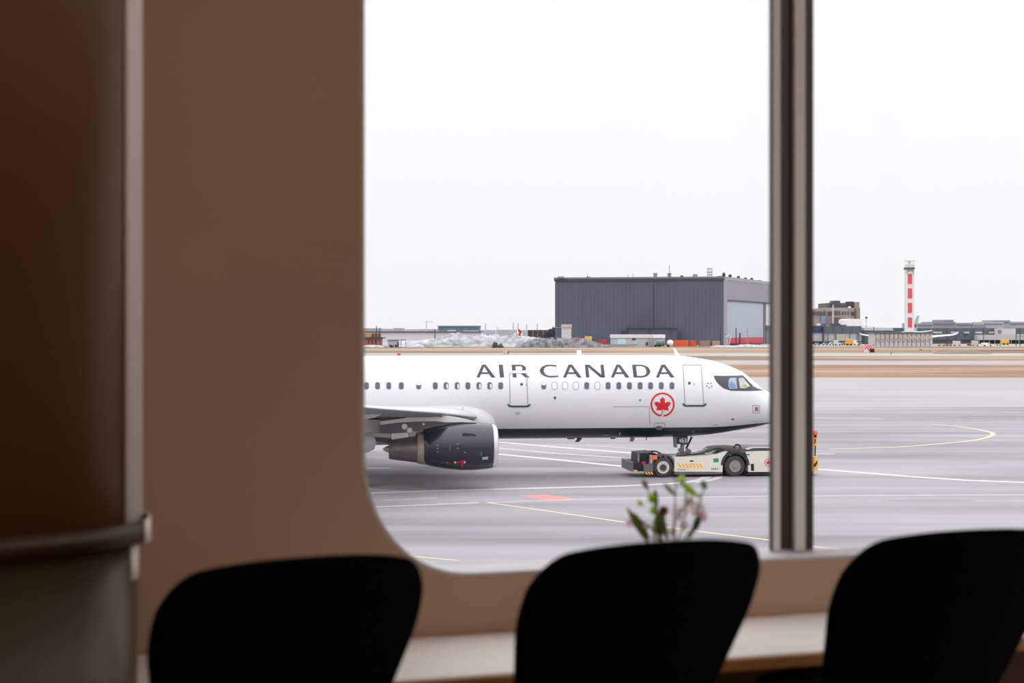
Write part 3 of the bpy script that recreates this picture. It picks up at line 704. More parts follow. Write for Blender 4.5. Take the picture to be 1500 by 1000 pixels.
def tw(px, py_, r, rimr, m, nm):
    s = S(px, WT)
    for sd in (-1, 1):
        t = wheel(nm, (-s, sd*(WT-.24), r), r, .44, tug, rimr, m)
        if m is rimw:
            bm = NB(); lathe(bm, [(-.3 if sd < 0 else .22, .04), (-.3 if sd < 0 else .22, .15), (-.22 if sd < 0 else .3, .15), (-.22 if sd < 0 else .3, .04)], 'y', (-s, sd*(WT-.24), r), 16)
            for k in range(10):
                a = 2*math.pi*k/10; lathe(bm, [((-.245 if sd < 0 else .215), .022), ((-.215 if sd < 0 else .245), .022)], 'y', (-s+.19*math.cos(a), sd*(WT-.24), r+.19*math.sin(a)), 8)
            link('hub', bm, rimd, t)
tw(971.5, 682.4, .5, .31, rimw, 'wheel'); tw(1076.8, 681, .52, .3, rimg, 'wheel')
# front post with beacon (shows right of the mullion)
T('front_bumper', [(1186, 668.5), (1198.3, 668.5), (1198.3, 688.5), (1186, 689)], 1.3, 2.6, tyel)
T('bumper_stripe', [(1191.5, 681), (1197.6, 674), (1197.6, 678), (1193.5, 684.5)], 1.31, .02, tdark)
bm = NB(); tube(bm, [P0(1193.8, 669, 1.0), P0(1194.4, 652, 1.0)], .035); post = link('post', bm, tdark, tug)
T('flag_board', [(1191.3, 639.4), (1197.2, 639.4), (1196.8, 652.4), (1191.3, 653)], 1.02, .08, tyel, post)
T('board_bar', [(1193.6, 642), (1195.4, 643), (1194.2, 650.5), (1192.6, 649)], 1.03, .02, tdark, post)
bm = NB(); lathe(bm, [(-.1, .13), (.02, .14), (.12, .1), (.15, .03)], 'z', P0(1194, 633.5, 1.0), 14); link('beacon', bm, M('beacon_red', 235, 90, 60, .3), post)
bm = NB(); lathe(bm, [(-.08, .08), (.06, .08)], 'z', P0(1194, 638, 1.0), 14); link('beacon_base', bm, tdark, post)

# ------------------------------------------------------------------ background buildings
def bx(name, x0, x1, yt, d, dep, m, parent=None, yb=None, z0=None):
    """box whose front face spans image columns x0..x1 at distance d, top at image row yt"""
    bm = NB(); zb = z0 if z0 is not None else (0 if yb is None else zat(yb, d))
    box(bm, (x0-750)/F*d, (x1-750)/F*d, d, d+dep, zb, zat(yt, d)); return link(name, bm, m, parent)
def corr(name, rgb, rgb2, freq, ax='X', rough=.6):
    m = bpy.data.materials.new(name); m.use_nodes = True; nt = m.node_tree; b = nt.nodes['Principled BSDF']; b.inputs['Roughness'].default_value = rough
    tc = node(nt, 'ShaderNodeTexCoord'); sx = node(nt, 'ShaderNodeSeparateXYZ'); nt.links.new(tc.outputs['Object'], sx.inputs[0])
    v = math_n(nt, 'FRACT', math_n(nt, 'MULTIPLY', sx.outputs[ax], freq)); v = math_n(nt, 'GREATER_THAN', v, 0.82)
    no = node(nt, 'ShaderNodeTexNoise'); no.inputs['Scale'].default_value = .08; nt.links.new(tc.outputs['Object'], no.inputs['Vector'])
    mx = node(nt, 'ShaderNodeMixRGB'); nt.links.new(v, mx.inputs[0]); mx.inputs[1].default_value = tuple(map(lin, rgb))+(1,); mx.inputs[2].default_value = tuple(map(lin, rgb2))+(1,)
    m2 = node(nt, 'ShaderNodeMixRGB'); m2.blend_type = 'MULTIPLY'; m2.inputs[0].default_value = .25
    nt.links.new(mx.outputs[0], m2.inputs[1]); nt.links.new(no.outputs['Fac'], m2.inputs[2]); nt.links.new(m2.outputs[0], b.inputs['Base Color']); return m
# hangar
dH = 720; dR = 812
hang = empty('hangar', ((980-750)/F*dH, dH, 0)); tag(hang, 'huge dark grey corrugated hangar with pale sliding door on its right face', 'hangar')
hx, hy = hang.location.x, dH
XL, XR = (813-750)/F*735, (1060-750)/F*dH
XB = (1140-750)/F*dR*1.02; zH = zat(405.2, dH)
hm = corr('hangar_cladding', (84, 89, 106), (92, 97, 114), .55)
bm = NB(); foot = [(XL-hx, 15), (XR-hx, 0), (XB-hx, 104), (XL-hx+36, 118)]
extrude(bm, foot, [], lambda a, b_, k: (a, b_, zH*k)); link('wall', bm, hm, hang)
def hf(name, x0, x1, y0, y1, m, th=.4):   # panel on the front face, px coords
    bm = NB()
    def q(x, y, o):
        X = (x-750)/F*dH; t = (XR-X)/(XR-XL); return Vector((X-hx, 15*t-o, zat(y, dH)))
    extrude(bm, [(x0, y0), (x1, y0), (x1, y1), (x0, y1)], [], lambda a, b_, k: q(a, b_, th*(1-k)-.05*k)); return link(name, bm, m, hang)
def hr(name, t0, t1, y0, y1, m, th=.4, dd=0):   # panel on the right face: t along it, rows measured at the near corner
    bm = NB()
    nx, ny = (104, -(XB-XR)); l = math.hypot(nx, ny); nx /= l; ny /= l
    def q(t, y, o): return Vector((XR+(XB-XR)*t-hx+nx*o, 104*t+ny*o, zat(y, dH)))
    extrude(bm, [(t0, y0), (t1, y0), (t1, y1), (t0, y1)], [], lambda a, b_, k: q(a, b_, th*(1-k)-.05*k)); return link(name, bm, m, hang)
hf('roof_edge', 812.5, 1061, 404.8, 407.5, M('roof_edge_grey', 112, 113, 122, .6), .8)
hf('roof_band', 813, 1060, 407.5, 410.5, M('roof_band_dark', 70, 72, 84, .6), .5)
hf('joint', 958.8, 959.8, 411, 505, M('joint_dark', 62, 64, 76, .6), .2)
hf('lower_annex', 921, 991, 480.5, 506, M('annex_dark', 74, 77, 92, .6), 8)
hf('annex_roof', 920, 991, 479.6, 481.2, slate, 8.5)
hf('pale_strip', 813.4, 840, 479.2, 480, M('strip_pale', 150, 152, 165, .6), .3)
for x in (816.5, 822, 831, 846, 851, 862, 866, 875): hf('cladding_rib', x, x+.9, 432 if x > 840 else 412, 470 if x > 840 else 500, M('rib_pale', 98, 102, 120, .6), .12)
for x in (914, 951, 981): hf('wall_lamp', x-1, x+1, 483.5, 486, slate, 9)
hr('roof_edge', 0, 1, 404.8, 410, M('edge_pale', 158, 156, 160, .6), .8)
hr('upper_band', 0.02, 1, 410.5, 438.5, M('band_grey', 142, 140, 151, .6), .9)
hr('corner_post', 0, .03, 410, 505, M('post_grey', 150, 152, 162, .6), .9)
dr = hr('sliding_door', .03, .66, 440, 495, M('door_pale', 168, 175, 188, .5, var=.04, scale=.05), .5)
hr('door_base', .03, .66, 495.5, 504, M('door_red', 208, 42, 62, .5), .6)
hr('door_frame', .66, .70, 438.5, 505, M('frame_dark', 92, 94, 108, .6), .7)
hr('end_panel', .72, 1, 439, 476, M('end_pale', 210, 208, 202, .6), .4)
hr('end_window', .72, 1, 476, 485, M('end_teal', 40, 52, 64, .4), .5)
hr('end_base', .72, 1, 485, 505, M('end_grey', 108, 110, 118, .6), .45)
hr('lintel', .03, 1, 438.5, 440.5, slate, 1.0)
# rooftop plant of the hangar
galv = M('galvanised', 150, 158, 168, .4, metal=.4)
def roofz(): return zH
def rc(name, x, wpx, yt, dd=6, m=galv, cyl=True):
    bm = NB(); X = (x-750)/F*dH-hx; r = wpx/2/F*dH; z1 = zat(yt, dH)
    if cyl: lathe(bm, [(0, r), (z1-zH-.6, r), (z1-zH-.6, r*1.2), (z1-zH, r*1.2)], 'z', (X, dd+8, zH), 14)
    else: box(bm, X-r, X+r, dd+6, dd+6+2*r, zH-.1, z1)
    return link(name, bm, m, hang)
rc('roof_vent', 964, 5.5, 398.2); rc('roof_vent', 985, 5.5, 398.2); rc('roof_box', 1023, 6.5, 400, cyl=False); rc('roof_box', 1003, 4, 402, cyl=False, m=slate)
rc('roof_box', 1060, 7, 402.8, cyl=False, m=slate); rc('roof_box', 823, 9, 403.2, cyl=False); rc('roof_box', 864, 6, 403.6, cyl=False)
rc('roof_mast', 984.5, .6, 386, cyl=False, m=slate); rc('roof_mast', 930, .5, 398.5, cyl=False, m=slate); rc('roof_mast', 923.5, .5, 400, cyl=False, m=slate); rc('roof_mast', 862.5, .6, 401, cyl=False, m=slate)
bm = NB()
for x in (1041, 1043.5, 1046, 1048): X = (x-750)/F*dH-hx; box(bm, X-.1, X+.1, 12, 12.2, zH, zat(391.5, dH))
for y in (391.5, 397, 401): X0 = (1041-750)/F*dH-hx; X1 = (1048-750)/F*dH-hx; box(bm, X0, X1, 12, 12.2, zat(y, dH)-.15, zat(y, dH)+.1)
link('roof_cage', bm, slate, hang)
for t, h_ in ((.08, 2.2), (.18, 1.8), (.32, 1.5), (.44, 1.2), (.55, 1.4), (.7, .8)):
    bm = NB(); X = XR+(XB-XR)*t-hx-2; blob(bm, (X, 104*t+2, zH+h_*.6), .8, .8, h_*.5); box(bm, X-.1, X+.1, 104*t+1.9, 104*t+2.1, zH-.2, zH+h_*.6); link('roof_fan', bm, slate, hang)

def T1(o, label, cat, group=None): return tag(o, label, cat, group)
shed = bx('utility_shed', 823.5, 837, 475.6, 690, 8, M('shed_white', 196, 196, 200, .6)); T1(shed, 'narrow white shed standing against the left end of the dark hangar', 'shed')
bx('roof', 823, 837.6, 474.8, 689.6, 9, M('shed_roof', 190, 180, 160, .6), shed, yb=479.5)
# prefab
pf = empty('site_office', ((935-750)/F*655, 655, 0)); T1(pf, 'low pale prefabricated office with a flat white roof in front of the dark hangar', 'building')
def px_child(parent, name, x0, x1, yt, yb, d, dep, m):
    bm = NB(); l = parent.location
    box(bm, (x0-750)/F*d-l.x, (x1-750)/F*d-l.x, d-l.y, d-l.y+dep, max(0, zat(yb, d)), zat(yt, d)); return link(name, bm, m, parent)
px_child(pf, 'wall', 896.5, 974, 494, 520, 655, 10, M('prefab_wall', 178, 184, 188, .6, var=.05, scale=.3))
px_child(pf, 'roof', 895.8, 957, 489.8, 494.8, 654.6, 11, M('prefab_roof', 212, 214, 216, .6)); px_child(pf, 'roof', 957, 974.5, 489.9, 495, 654.4, 11, M('prefab_roof_white', 232, 232, 234, .6))
px_child(pf, 'window', 904.5, 916.5, 496, 504, 654.8, .3, M('prefab_window', 175, 215, 222, .3)); px_child(pf, 'door', 946, 949, 501, 505.8, 654.8, .3, slate)
px_child(pf, 'awning', 926, 931, 495, 497.6, 654.6, .6, slate); px_child(pf, 'panel', 927, 934, 499, 504, 654.8, .3, M('panel_mint', 170, 200, 196, .5)); px_child(pf, 'ramp', 888, 927, 504, 508, 653, 1.6, M('ramp_grey', 148, 148, 152, .7))
px_child(pf, 'fence', 951, 958, 497, 507, 654, .3, M('fence_grey', 140, 145, 150, .6))
tk = empty('tanker_truck', ((970-750)/F*648, 648, 0)); T1(tk, 'small tanker truck with grey ribbed tank and white cab beside the pale office', 'truck')
bm = NB(); q = 648/F; lathe(bm, [(-5.0*q*1.0, 1.2), (5*q, 1.25)], 'x', ((967-750)*q-tk.location.x, 1, zat(502, 648)), 16); 
for k in range(6): lathe(bm, [(-.15, 1.4), (.15, 1.4)], 'x', ((962+k*2.2-750)*q-tk.location.x, 1, zat(502, 648)), 16)
link('tank', bm, M('tank_grey', 120, 130, 136, .5), tk)
bm = NB(); blob(bm, ((982-750)*q-tk.location.x, 1, zat(502.2, 648)), 5*q, 1.3, 1.35, 14, 8); link('cab', bm, M('cab_white', 236, 236, 238, .4), tk)
for x in (961, 966, 979):
    bm = NB(); lathe(bm, [(-1, .5), (1, .5)], 'y', ((x-750)*q-tk.location.x, 1, .5), 12)
    link('wheel', bm, black, tk)
def cont(x0, x1, yt, d, col, label, cat='container', dep=2.6, parts=True):
    o = bx('shipping_container', x0, x1, yt, d, dep, M('paint_%d_%d_%d' % col, *col, .6, var=.12, scale=.5)); T1(o, label, cat)
    if parts:
        for k in (0, 1):
            bx('end_post', (x0 if k == 0 else x1-.5), (x0+.5 if k == 0 else x1), yt-.2, d-.1, .3, slate, o)
    return o
cont(877, 890, 497.3, 668, (176, 66, 62), 'short red container at the left end of the pale office')
cont(986.5, 1009, 498.2, 668, (214, 88, 54), 'long orange container right of the tanker truck')
cont(1010, 1021, 498.4, 672, (200, 84, 56), 'orange container ending beside a white cabin below the hangar')
cont(1024, 1041, 498.6, 676, (150, 122, 106), 'brown timber container stack at the foot of the hangar corner')
cont(1042.5, 1056, 499, 676, (168, 140, 122), 'light brown container nearest the hangar door')
o = bx('barrier', 1069, 1086, 502.5, 668, 1.5, M('barrier_navy', 60, 72, 88, .6)); T1(o, 'dark low barrier on the ground before the red hangar door base', 'barrier')
o = bx('barrier', 1094, 1114, 501.5, 670, 1.5, M('barrier_brown', 110, 92, 84, .7)); T1(o, 'brown low barrier on the ground right of the door poles', 'barrier')
def pole(x, yt, d, r, label, m=slate, cat='pole', arm=None):
    bm = NB(); X = (x-750)/F*d; z = zat(yt, d); lathe(bm, [(0, r*1.3), (z, r)], 'z', (X, d, 0), 8)
    if arm: box(bm, X-arm, X+arm, d-.2, d+.2, z-.5, z)
    o = link('light_pole', bm, m); T1(o, label, cat); return o
pole(1055.5, 479, 665, .22, 'dark pole standing just left of the hangar corner')
pole(1078.2, 480, 664, .18, 'thin dark pole before the middle of the pale hangar door')
pole(1083.8, 487.5, 663, .3, 'short thick dark pole before the red door base')
pole(1095, 480, 664, .15, 'thin pale pole before the right half of the hangar door', seam)
bm = NB(); q = 662/F
tube(bm, [((1067-750)*q, 662, 0), ((1071-750)*q, 662, zat(492, 662))], .25); tube(bm, [((1063.5-750)*q, 662, zat(494, 662)), ((1068-750)*q, 662, zat(491, 662))], .3); tube(bm, [((1064-750)*q, 662, 0), ((1067-750)*q, 662, zat(494, 662))], .2)
T1(link('boarding_stairs', bm, M('stairs_pale', 190, 190, 196, .5)), 'pale movable stairs leaning up at the left edge of the red door base', 'stairs')
o = bx('loader', 857, 867, 492.2, 690, 3, M('loader_yellow', 214, 182, 90, .6)); T1(o, 'small yellow loader behind the gravel mound near the hangar', 'vehicle'); bx('cab', 860, 864, 491, 690.5, 2, slate, o, yb=493)
o = bx('red_fence', 838, 851, 494.4, 690, .6, M('fence_red', 200, 80, 80, .7)); T1(o, 'low red fence strip between white shed and yellow loader', 'fence')

# mounds
def mound(name, x0, x1, d, prof, dep, m, bumps, cell=90, kind=None):
    bm = NB(); n = cell; k = 16; G = []
    random.seed(hash(name) % 99 if False else len(name))
    for i in range(n+1):
        t = i/n; x = x0+(x1-x0)*t; X = (x-750)/F*d; zt = interp(prof, x); row = []
        for j in range(k+1):
            u = j/k; h = zt*math.sin(math.pi*u**.75)**.8 if 0 < j < k else -.3
            row.append(bm.verts.new((X+random.uniform(-.2, .2), d+(u-.35)*dep, max(-.3, h*(1+random.uniform(-bumps, bumps))))))
        G.append(row)
    for i in range(n):
        for j in range(k): bm.faces.new([G[i][j], G[i+1][j], G[i+1][j+1], G[i][j+1]])
    return link(name, bm, m, smooth=True)
dS = 640
snow = M('dirty_snow', 160, 160, 166, .95, var=.45, scale=.3, stretch=(1, .5, 2.5))
Pz = [(570, .0), (578, 1.0), (588, 2.4), (618, 2.8), (637, 3.3), (651, 4.3), (661, 5.5), (672, 5.9), (679, 4.8), (724, 4.9), (751, 4.6), (777, 4.1), (811, 2.8), (820, 0.2)]
o = mound('snow_bank', 570, 820, 660, Pz, 26, snow, .10, 150); T1(o, 'long bank of dirty white snow left of the dark hangar', 'snow bank')
Pg = [(752, .1), (765, 1.6), (775, 2.6), (790, 3.4), (810, 3.5), (830, 3.4), (850, 3.3), (865, 2.6), (880, 1.5), (895, .2)]
o = mound('gravel_mound', 752, 895, 628, Pg, 16, M('grey_gravel', 112, 110, 112, .95, var=.65, scale=.5), .25, 80); T1(o, 'mottled grey gravel mound on the grass before the hangar', 'mound')
o = mound('snow_heap', 596, 622, 640, [(596, .1), (603, 1.0), (611, 1.4), (618, .8), (622, .1)], 8, M('white_snow', 172, 172, 176, .9, var=.35, scale=.5), .08, 24); T1(o, 'small clean white snow heap beside the grey trailer', 'snow heap')
o = mound('snow_heap', 528, 563, 640, [(528, .6), (540, .9), (556, .8), (563, .1)], 8, M('white_snow', 172, 172, 176, .9, var=.35, scale=.5), .08, 24); T1(o, 'low snow heap on the verge below the brick building', 'snow heap')
o = mound('snow_heap', 1040, 1130, 640, [(1040, .1), (1050, .6), (1070, .5), (1090, .9), (1110, .8), (1130, .3)], 8, M('white_snow', 172, 172, 176, .9, var=.35, scale=.5), .5, 60); T1(o, 'thin white snow ridge along the foot of the hangar door', 'snow heap')
o = mound('rock_pile', 721, 738, 618, [(721, .6), (724, 2.4), (727, 1.8), (730, 1.0), (734, 1.6), (738, .2)], 3, M('rock_dark', 70, 64, 68, .9, var=.4, scale=1), .3, 18); T1(o, 'small pile of dark rocks at the foot of the snow bank', 'rocks')
o = mound('earth_mound', 1375, 1450, 470, [(1375, .1), (1395, .9), (1415, 1.25), (1430, .8), (1450, .1)], 12, M('earth_green', 122, 112, 96, .95), .05, 30); T1(o, 'low dark earth mound on the grass field right of the tower', 'mound')

# left far buildings
bb = empty('brick_building', ((543-750)/F*700, 700, 0)); T1(bb, 'small red brick building with overhanging flat roof at the window edge', 'building')
px_child(bb, 'wall', 515, 557, 494, 520, 700, 12, M('brick_red', 166, 104, 90, .8, var=.15, scale=.6)); px_child(bb, 'upper_wall', 515, 556, 488, 494, 701, 10, M('brick_orange', 188, 138, 104, .8, var=.2, scale=.7))
px_child(bb, 'roof_slab', 515, 561.5, 493.8, 495.6, 699, 14, slate)
for x in (539, 544, 549): px_child(bb, 'window', x, x+2, 498, 503, 699.8, .3, M('window_brown', 88, 50, 50, .4))
for x in (546, 550.5, 555.5): px_child(bb, 'roof_unit', x-1.2, x+1.2, 488, 493.6, 700.5, 2, slate)
pole(551.5, 477.5, 694, .18, 'dark mast rising over the brick building roof'); pole(556.6, 480, 694.5, .15, 'thinner mast right of the brick building mast')
o = bx('warehouse', 505, 705, 486.4, 900, 60, M('warehouse_pale', 205, 203, 205, .7, var=.03)); T1(o, 'long low pale warehouse wall behind the snow bank', 'building'); bx('roof', 505, 705, 485.2, 899, 62, slate, o, yb=486.6)
o = empty('trailer', ((576-750)/F*642, 642, 0)); T1(o, 'grey box trailer parked left of the snow bank', 'trailer')
px_child(o, 'box_body', 568, 582.5, 498.6, 506, 642, 3, M('trailer_grey', 168, 170, 186, .6, var=.08)); px_child(o, 'roof', 568, 584.5, 497.4, 498.8, 641.8, 3.2, M('trailer_roof', 120, 100, 110, .6))
px_child(o, 'hitch', 571, 577, 506, 509, 642.2, 1, slate)
for x in (572, 580):
    bm = NB(); lathe(bm, [(-.2, .5), (.2, .5)], 'y', ((x-750)/F*642-o.location.x, .2, .5), 12)
    link('wheel', bm, black, o)
o = bx('worker_post', 582, 584, 500.5, 640, .4, slate); T1(o, 'short dark post standing at the right end of the grey trailer', 'post')
o = bx('barrier_rail', 587, 595, 497, 644, .6, M('pipe_red', 200, 60, 70, .6), yb=498.2); tag(o, 'thin red barrier rail along the left foot of the snow bank', 'rail'); 
bx('rail_leg', 587.2, 587.8, 497.5, 644, .4, slate, o); bx('rail_leg', 594, 594.6, 497.5, 644, .4, slate, o)
# glass office
go = empty('glass_office', ((671-750)/F*1350, 1350, 0)); T1(go, 'long blue-green glazed office block far behind the snow bank', 'building')
px_child(go, 'wall', 641.5, 703, 477.6, 500, 1350, 40, M('glass_teal', 116, 140, 152, .5, var=.08, scale=.05)); px_child(go, 'roof', 641, 703.4, 476.8, 478.4, 1349, 42, M('office_roof', 108, 122, 136, .6))
for i in range(6): px_child(go, 'window_band', 643+i*10, 651+i*10, 480.2, 482.8, 1349.4, 1, M('band_teal', 84, 110, 128, .3))
px_child(go, 'white_wing', 679, 701, 484, 488, 1349, 1, M('wing_white', 196, 198, 202, .6)); px_child(go, 'white_wing', 655, 668, 483, 486, 1349, 1, M('wing_white2', 180, 190, 196, .6))
# far low skyline
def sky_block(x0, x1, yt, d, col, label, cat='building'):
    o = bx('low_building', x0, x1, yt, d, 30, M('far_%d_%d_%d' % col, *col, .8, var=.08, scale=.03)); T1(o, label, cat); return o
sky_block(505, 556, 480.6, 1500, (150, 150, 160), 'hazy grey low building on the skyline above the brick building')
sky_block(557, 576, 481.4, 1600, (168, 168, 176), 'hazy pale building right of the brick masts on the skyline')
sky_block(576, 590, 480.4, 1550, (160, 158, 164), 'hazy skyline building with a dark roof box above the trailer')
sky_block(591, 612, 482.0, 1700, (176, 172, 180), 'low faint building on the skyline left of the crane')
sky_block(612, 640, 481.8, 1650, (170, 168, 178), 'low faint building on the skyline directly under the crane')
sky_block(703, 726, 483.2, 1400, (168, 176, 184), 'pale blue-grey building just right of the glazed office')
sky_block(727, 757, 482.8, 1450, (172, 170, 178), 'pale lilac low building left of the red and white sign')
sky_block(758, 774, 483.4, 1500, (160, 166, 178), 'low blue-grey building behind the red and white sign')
# crane
bm = NB(); q = 1500/F; Xc = (624.5-750)*q; box(bm, Xc-.5, Xc+.5, 1500, 1501, 0, zat(471.5, 1500)); box(bm, Xc-3.5, Xc+6.5, 1500, 1501, zat(471.8, 1500), zat(471.2, 1500)); tube(bm, [(Xc-3.5, 1500.5, zat(471.5, 1500)), (Xc, 1500.5, zat(469.4, 1500)), (Xc+6.5, 1500.5, zat(471.3, 1500))], .15)
T1(link('tower_crane', bm, M('crane_pale', 196, 192, 192, .6)), 'faint tower crane on the skyline left of the glazed office', 'crane')
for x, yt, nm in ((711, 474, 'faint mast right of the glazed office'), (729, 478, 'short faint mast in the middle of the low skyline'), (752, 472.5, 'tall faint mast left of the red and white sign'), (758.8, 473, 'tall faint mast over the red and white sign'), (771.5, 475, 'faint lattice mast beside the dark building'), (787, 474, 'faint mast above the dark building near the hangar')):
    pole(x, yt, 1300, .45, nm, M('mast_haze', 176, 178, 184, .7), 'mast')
pole(637, 482, 880, .25, 'dark post in front of the pale warehouse wall')
o = bx('dark_building', 773.5, 806, 483.2, 900, 30, M('brownblack', 70, 62, 64, .7, var=.2, scale=.1)); T1(o, 'low dark brown building beside the left end of the hangar', 'building')
for x in (780, 787, 795, 801): bx('window_strip', x, x+1.4, 484, 899.6, .5, M('strip_mauve', 124, 112, 114, .6), o)
bm = NB(); 
for x, yt in ((802, 484), (806, 482), (809.5, 480.5), (812.5, 479.5)):
    d = 860; q = d/F; z = zat(yt, d); blob(bm, ((x-750)*q, d, z*.5), 2.4, 2.4, z*.52, 10, 7, .18)
tr = link('evergreen_tree', bm, M('evergreen', 38, 44, 48, .9, var=.3, scale=.5)); T1(tr, 'dark evergreen clump between the dark building and the hangar', 'trees'); tr['kind'] = 'stuff'
sg = empty('checker_sign', ((760-750)/F*850, 850, 0)); T1(sg, 'red and white chequered marker rising behind the snow bank', 'sign')
for i, (x, y, col) in enumerate(((757.5, 483.5, 'w'), (759.3, 482, 'r'), (761.5, 484, 'r'), (763.2, 486.5, 'w'), (753, 487.5, 'w'), (759.8, 487.5, 'r'))):
    px_child(sg, 'panel', x, x+2.4, y, y+4.5, 850, .5, redm if col == 'r' else white)
px_child(sg, 'post', 760, 761, 488, 520, 850.6, .5, slate)
# runway signs
def rsign(x0, x1, yt, yb, m, label):
    d = gd(yb); o = bx('runway_sign', x0, x1, yt, d, .5, m, yb=yb-1.2); T1(o, label, 'sign'); q = (x1-x0)*.2
    bx('leg', x0+q, x0+q+.5, yb-1.3, d+.1, .2, slate, o); bx('leg', x1-q-.5, x1-q, yb-1.3, d+.1, .2, slate, o)
rsign(581.5, 586.5, 517.4, 521, M('sign_red', 220, 60, 70, .5), 'small red runway sign just above the fuselage near the left window edge')
rsign(737, 743.2, 513.6, 519, M('sign_cream', 212, 184, 136, .5), 'small yellow runway sign above the letter I of the fuselage')
rsign(743.6, 745, 513.8, 519, slate, 'tiny dark sign end beside the yellow runway sign')

# right side of the mullion
dT = 900
ob = empty('concrete_office', ((1225-750)/F*950, 950, 0)); T1(ob, 'brown concrete office block with dark roof plant right of the window mullion', 'building')
cb = M('office_brown', 158, 144, 136, .8, var=.06, scale=.1); cdk = M('office_dark', 92, 84, 84, .7, var=.15, scale=.1); nav = M('office_glass', 66, 66, 84, .4)
px_child(ob, 'wall', 1210, 1260, 450.5, 500, 950, 40, cb); px_child(ob, 'wing', 1170, 1211, 452.5, 500, 952, 40, cb)
px_child(ob, 'roof_story', 1212.5, 1259, 443.6, 451, 953, 30, cdk); px_child(ob, 'roof_plant', 1220, 1230.8, 440.2, 451, 951, 10, nav); px_child(ob, 'roof_plant', 1243, 1251, 441.5, 449, 951, 10, M('plant_dark', 52, 58, 66, .6))
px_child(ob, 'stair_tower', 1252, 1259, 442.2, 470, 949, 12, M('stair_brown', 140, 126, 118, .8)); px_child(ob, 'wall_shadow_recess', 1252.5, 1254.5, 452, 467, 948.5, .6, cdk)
px_child(ob, 'window_band', 1170, 1208.5, 456, 460.5, 951, 1.5, cdk); px_child(ob, 'glass_band', 1203, 1211, 462, 474, 950.5, 1.5, M('office_blue', 120, 140, 168, .3))
px_child(ob, 'window_band', 1221, 1231, 455.5, 460.5, 949.4, 1, cdk); px_child(ob, 'window_band', 1221, 1231, 465, 473, 949.4, 1, cdk)
px_child(ob, 'window', 1212, 1218.5, 456, 462, 949.4, 1, nav); px_child(ob, 'window', 1211, 1219, 464, 475, 949.4, 1, M('office_mauve', 122, 104, 112, .5))
for x in (1233.6, 1237.8, 1242, 1246.6): px_child(ob, 'window', x, x+1.4, 456, 460.8, 949.4, 1, nav)
px_child(ob, 'window', 1248.5, 1251.2, 457, 461.8, 949.4, 1, nav)
for x in (1233.5, 1237, 1239.8): px_child(ob, 'window', x, x+1.6, 466, 470, 949.4, 1, M('win_grey', 130, 122, 120, .5))
px_child(ob, 'dome', 1243, 1246.5, 448.6, 451, 949, 3, white)
pole(1220.3, 446, 930, .35, 'pale pink flagpole before the concrete office block', M('pole_pink', 205, 180, 178, .6))
# snow covered roof hall
bm = NB(); d = 915; q = d/F
prof_ = [(1241, 500), (1241, 468), (1246, 466.8), (1262, 467), (1264, 475), (1275, 477.5), (1296, 479), (1296, 500)]
extrude(bm, [((x-750)*q, max(0, zat(y, d))) for x, y in prof_], [], lambda a, b_, k: (a, d+24*k, b_))
T1(link('white_hall', bm, M('hall_white', 228, 224, 224, .6)), 'stepped white roofed hall between the concrete office and the tower', 'building')
bm = NB(); X = (1269-750)/F*905; tube(bm, [(X, 905, 0), (X, 905, zat(466, 905))], .12); blob(bm, (X, 905, zat(465, 905)), .7, .7, .7); T1(link('weather_mast', bm, slate), 'thin mast with a dark ball over the white roofed hall', 'mast')
# terminal wings
def term(name, x0, x1, yt, ym, d, mt, ml, label):
    o = empty(name, (((x0+x1)/2-750)/F*d, d, 0)); T1(o, label, 'building')
    px_child(o, 'upper_wall', x0, x1, yt, ym, d, 12, mt); px_child(o, 'lower_wall', x0, x1, ym, 520, d+.5, 11, ml); return o
slate2 = corr('terminal_slate', (88, 96, 106), (74, 82, 92), .22); pan = corr('terminal_panels', (186, 184, 186), (120, 120, 124), .28)
o = term('terminal_wing', 1208.5, 1262, 477.4, 488, 760, slate2, pan, 'terminal wing with dark slate top and pale ribbed lower wall')
px_child(o, 'roof_unit', 1220, 1231, 473.5, 477.4, 761, 6, M('unit_green', 60, 78, 82, .6)); px_child(o, 'roof_unit', 1232, 1240, 475.5, 477.4, 761, 6, cdk)
px_child(o, 'panel', 1226, 1237, 489, 499, 759.6, .5, M('panel_beige', 180, 170, 160, .7)); px_child(o, 'dark_base', 1208.5, 1262, 499.6, 520, 759.6, .5, slate)
o = term('gate_wing', 1170, 1204.5, 477, 487.5, 765, M('gate_navy', 52, 64, 98, .5), M('gate_pale', 196, 196, 200, .6), 'navy topped gate wing touching the right edge of the window mullion')
px_child(o, 'dark_base', 1170, 1204.5, 499.6, 520, 764.6, .5, slate); px_child(o, 'column', 1204.8, 1207, 486, 520, 758.5, 1, slate)
for x in (1198, 1201): px_child(o, 'roof_vent', x-.8, x+.8, 473.5, 477, 766, 2, white)
o = term('terminal_link', 1265.5, 1308, 480, 484, 764, M('link_pale', 176, 182, 188, .6), M('link_slate', 84, 94, 102, .6), 'dark link building behind the left end of the ribbed shed')
o = term('main_terminal', 1310, 1545, 480.4, 497.6, 790, slate2, M('terminal_base', 70, 74, 80, .6, var=.3, scale=.3), 'long dark slate terminal building running to the right window edge')
for x0, x1 in ((1367, 1380), (1393, 1402), (1412, 1420), (1429, 1439), (1449, 1458)): px_child(o, 'window', x0, x1, 485.6, 488.2, 789.2, 1, M('win_pale', 170, 180, 186, .4))
px_child(o, 'stair_block', 1461, 1488, 480.8, 490, 785, 5, M('block_pale', 190, 188, 186, .6, var=.03)); px_child(o, 'block_window', 1462, 1467, 483, 488, 784.6, .5, M('block_win', 120, 122, 124, .5))
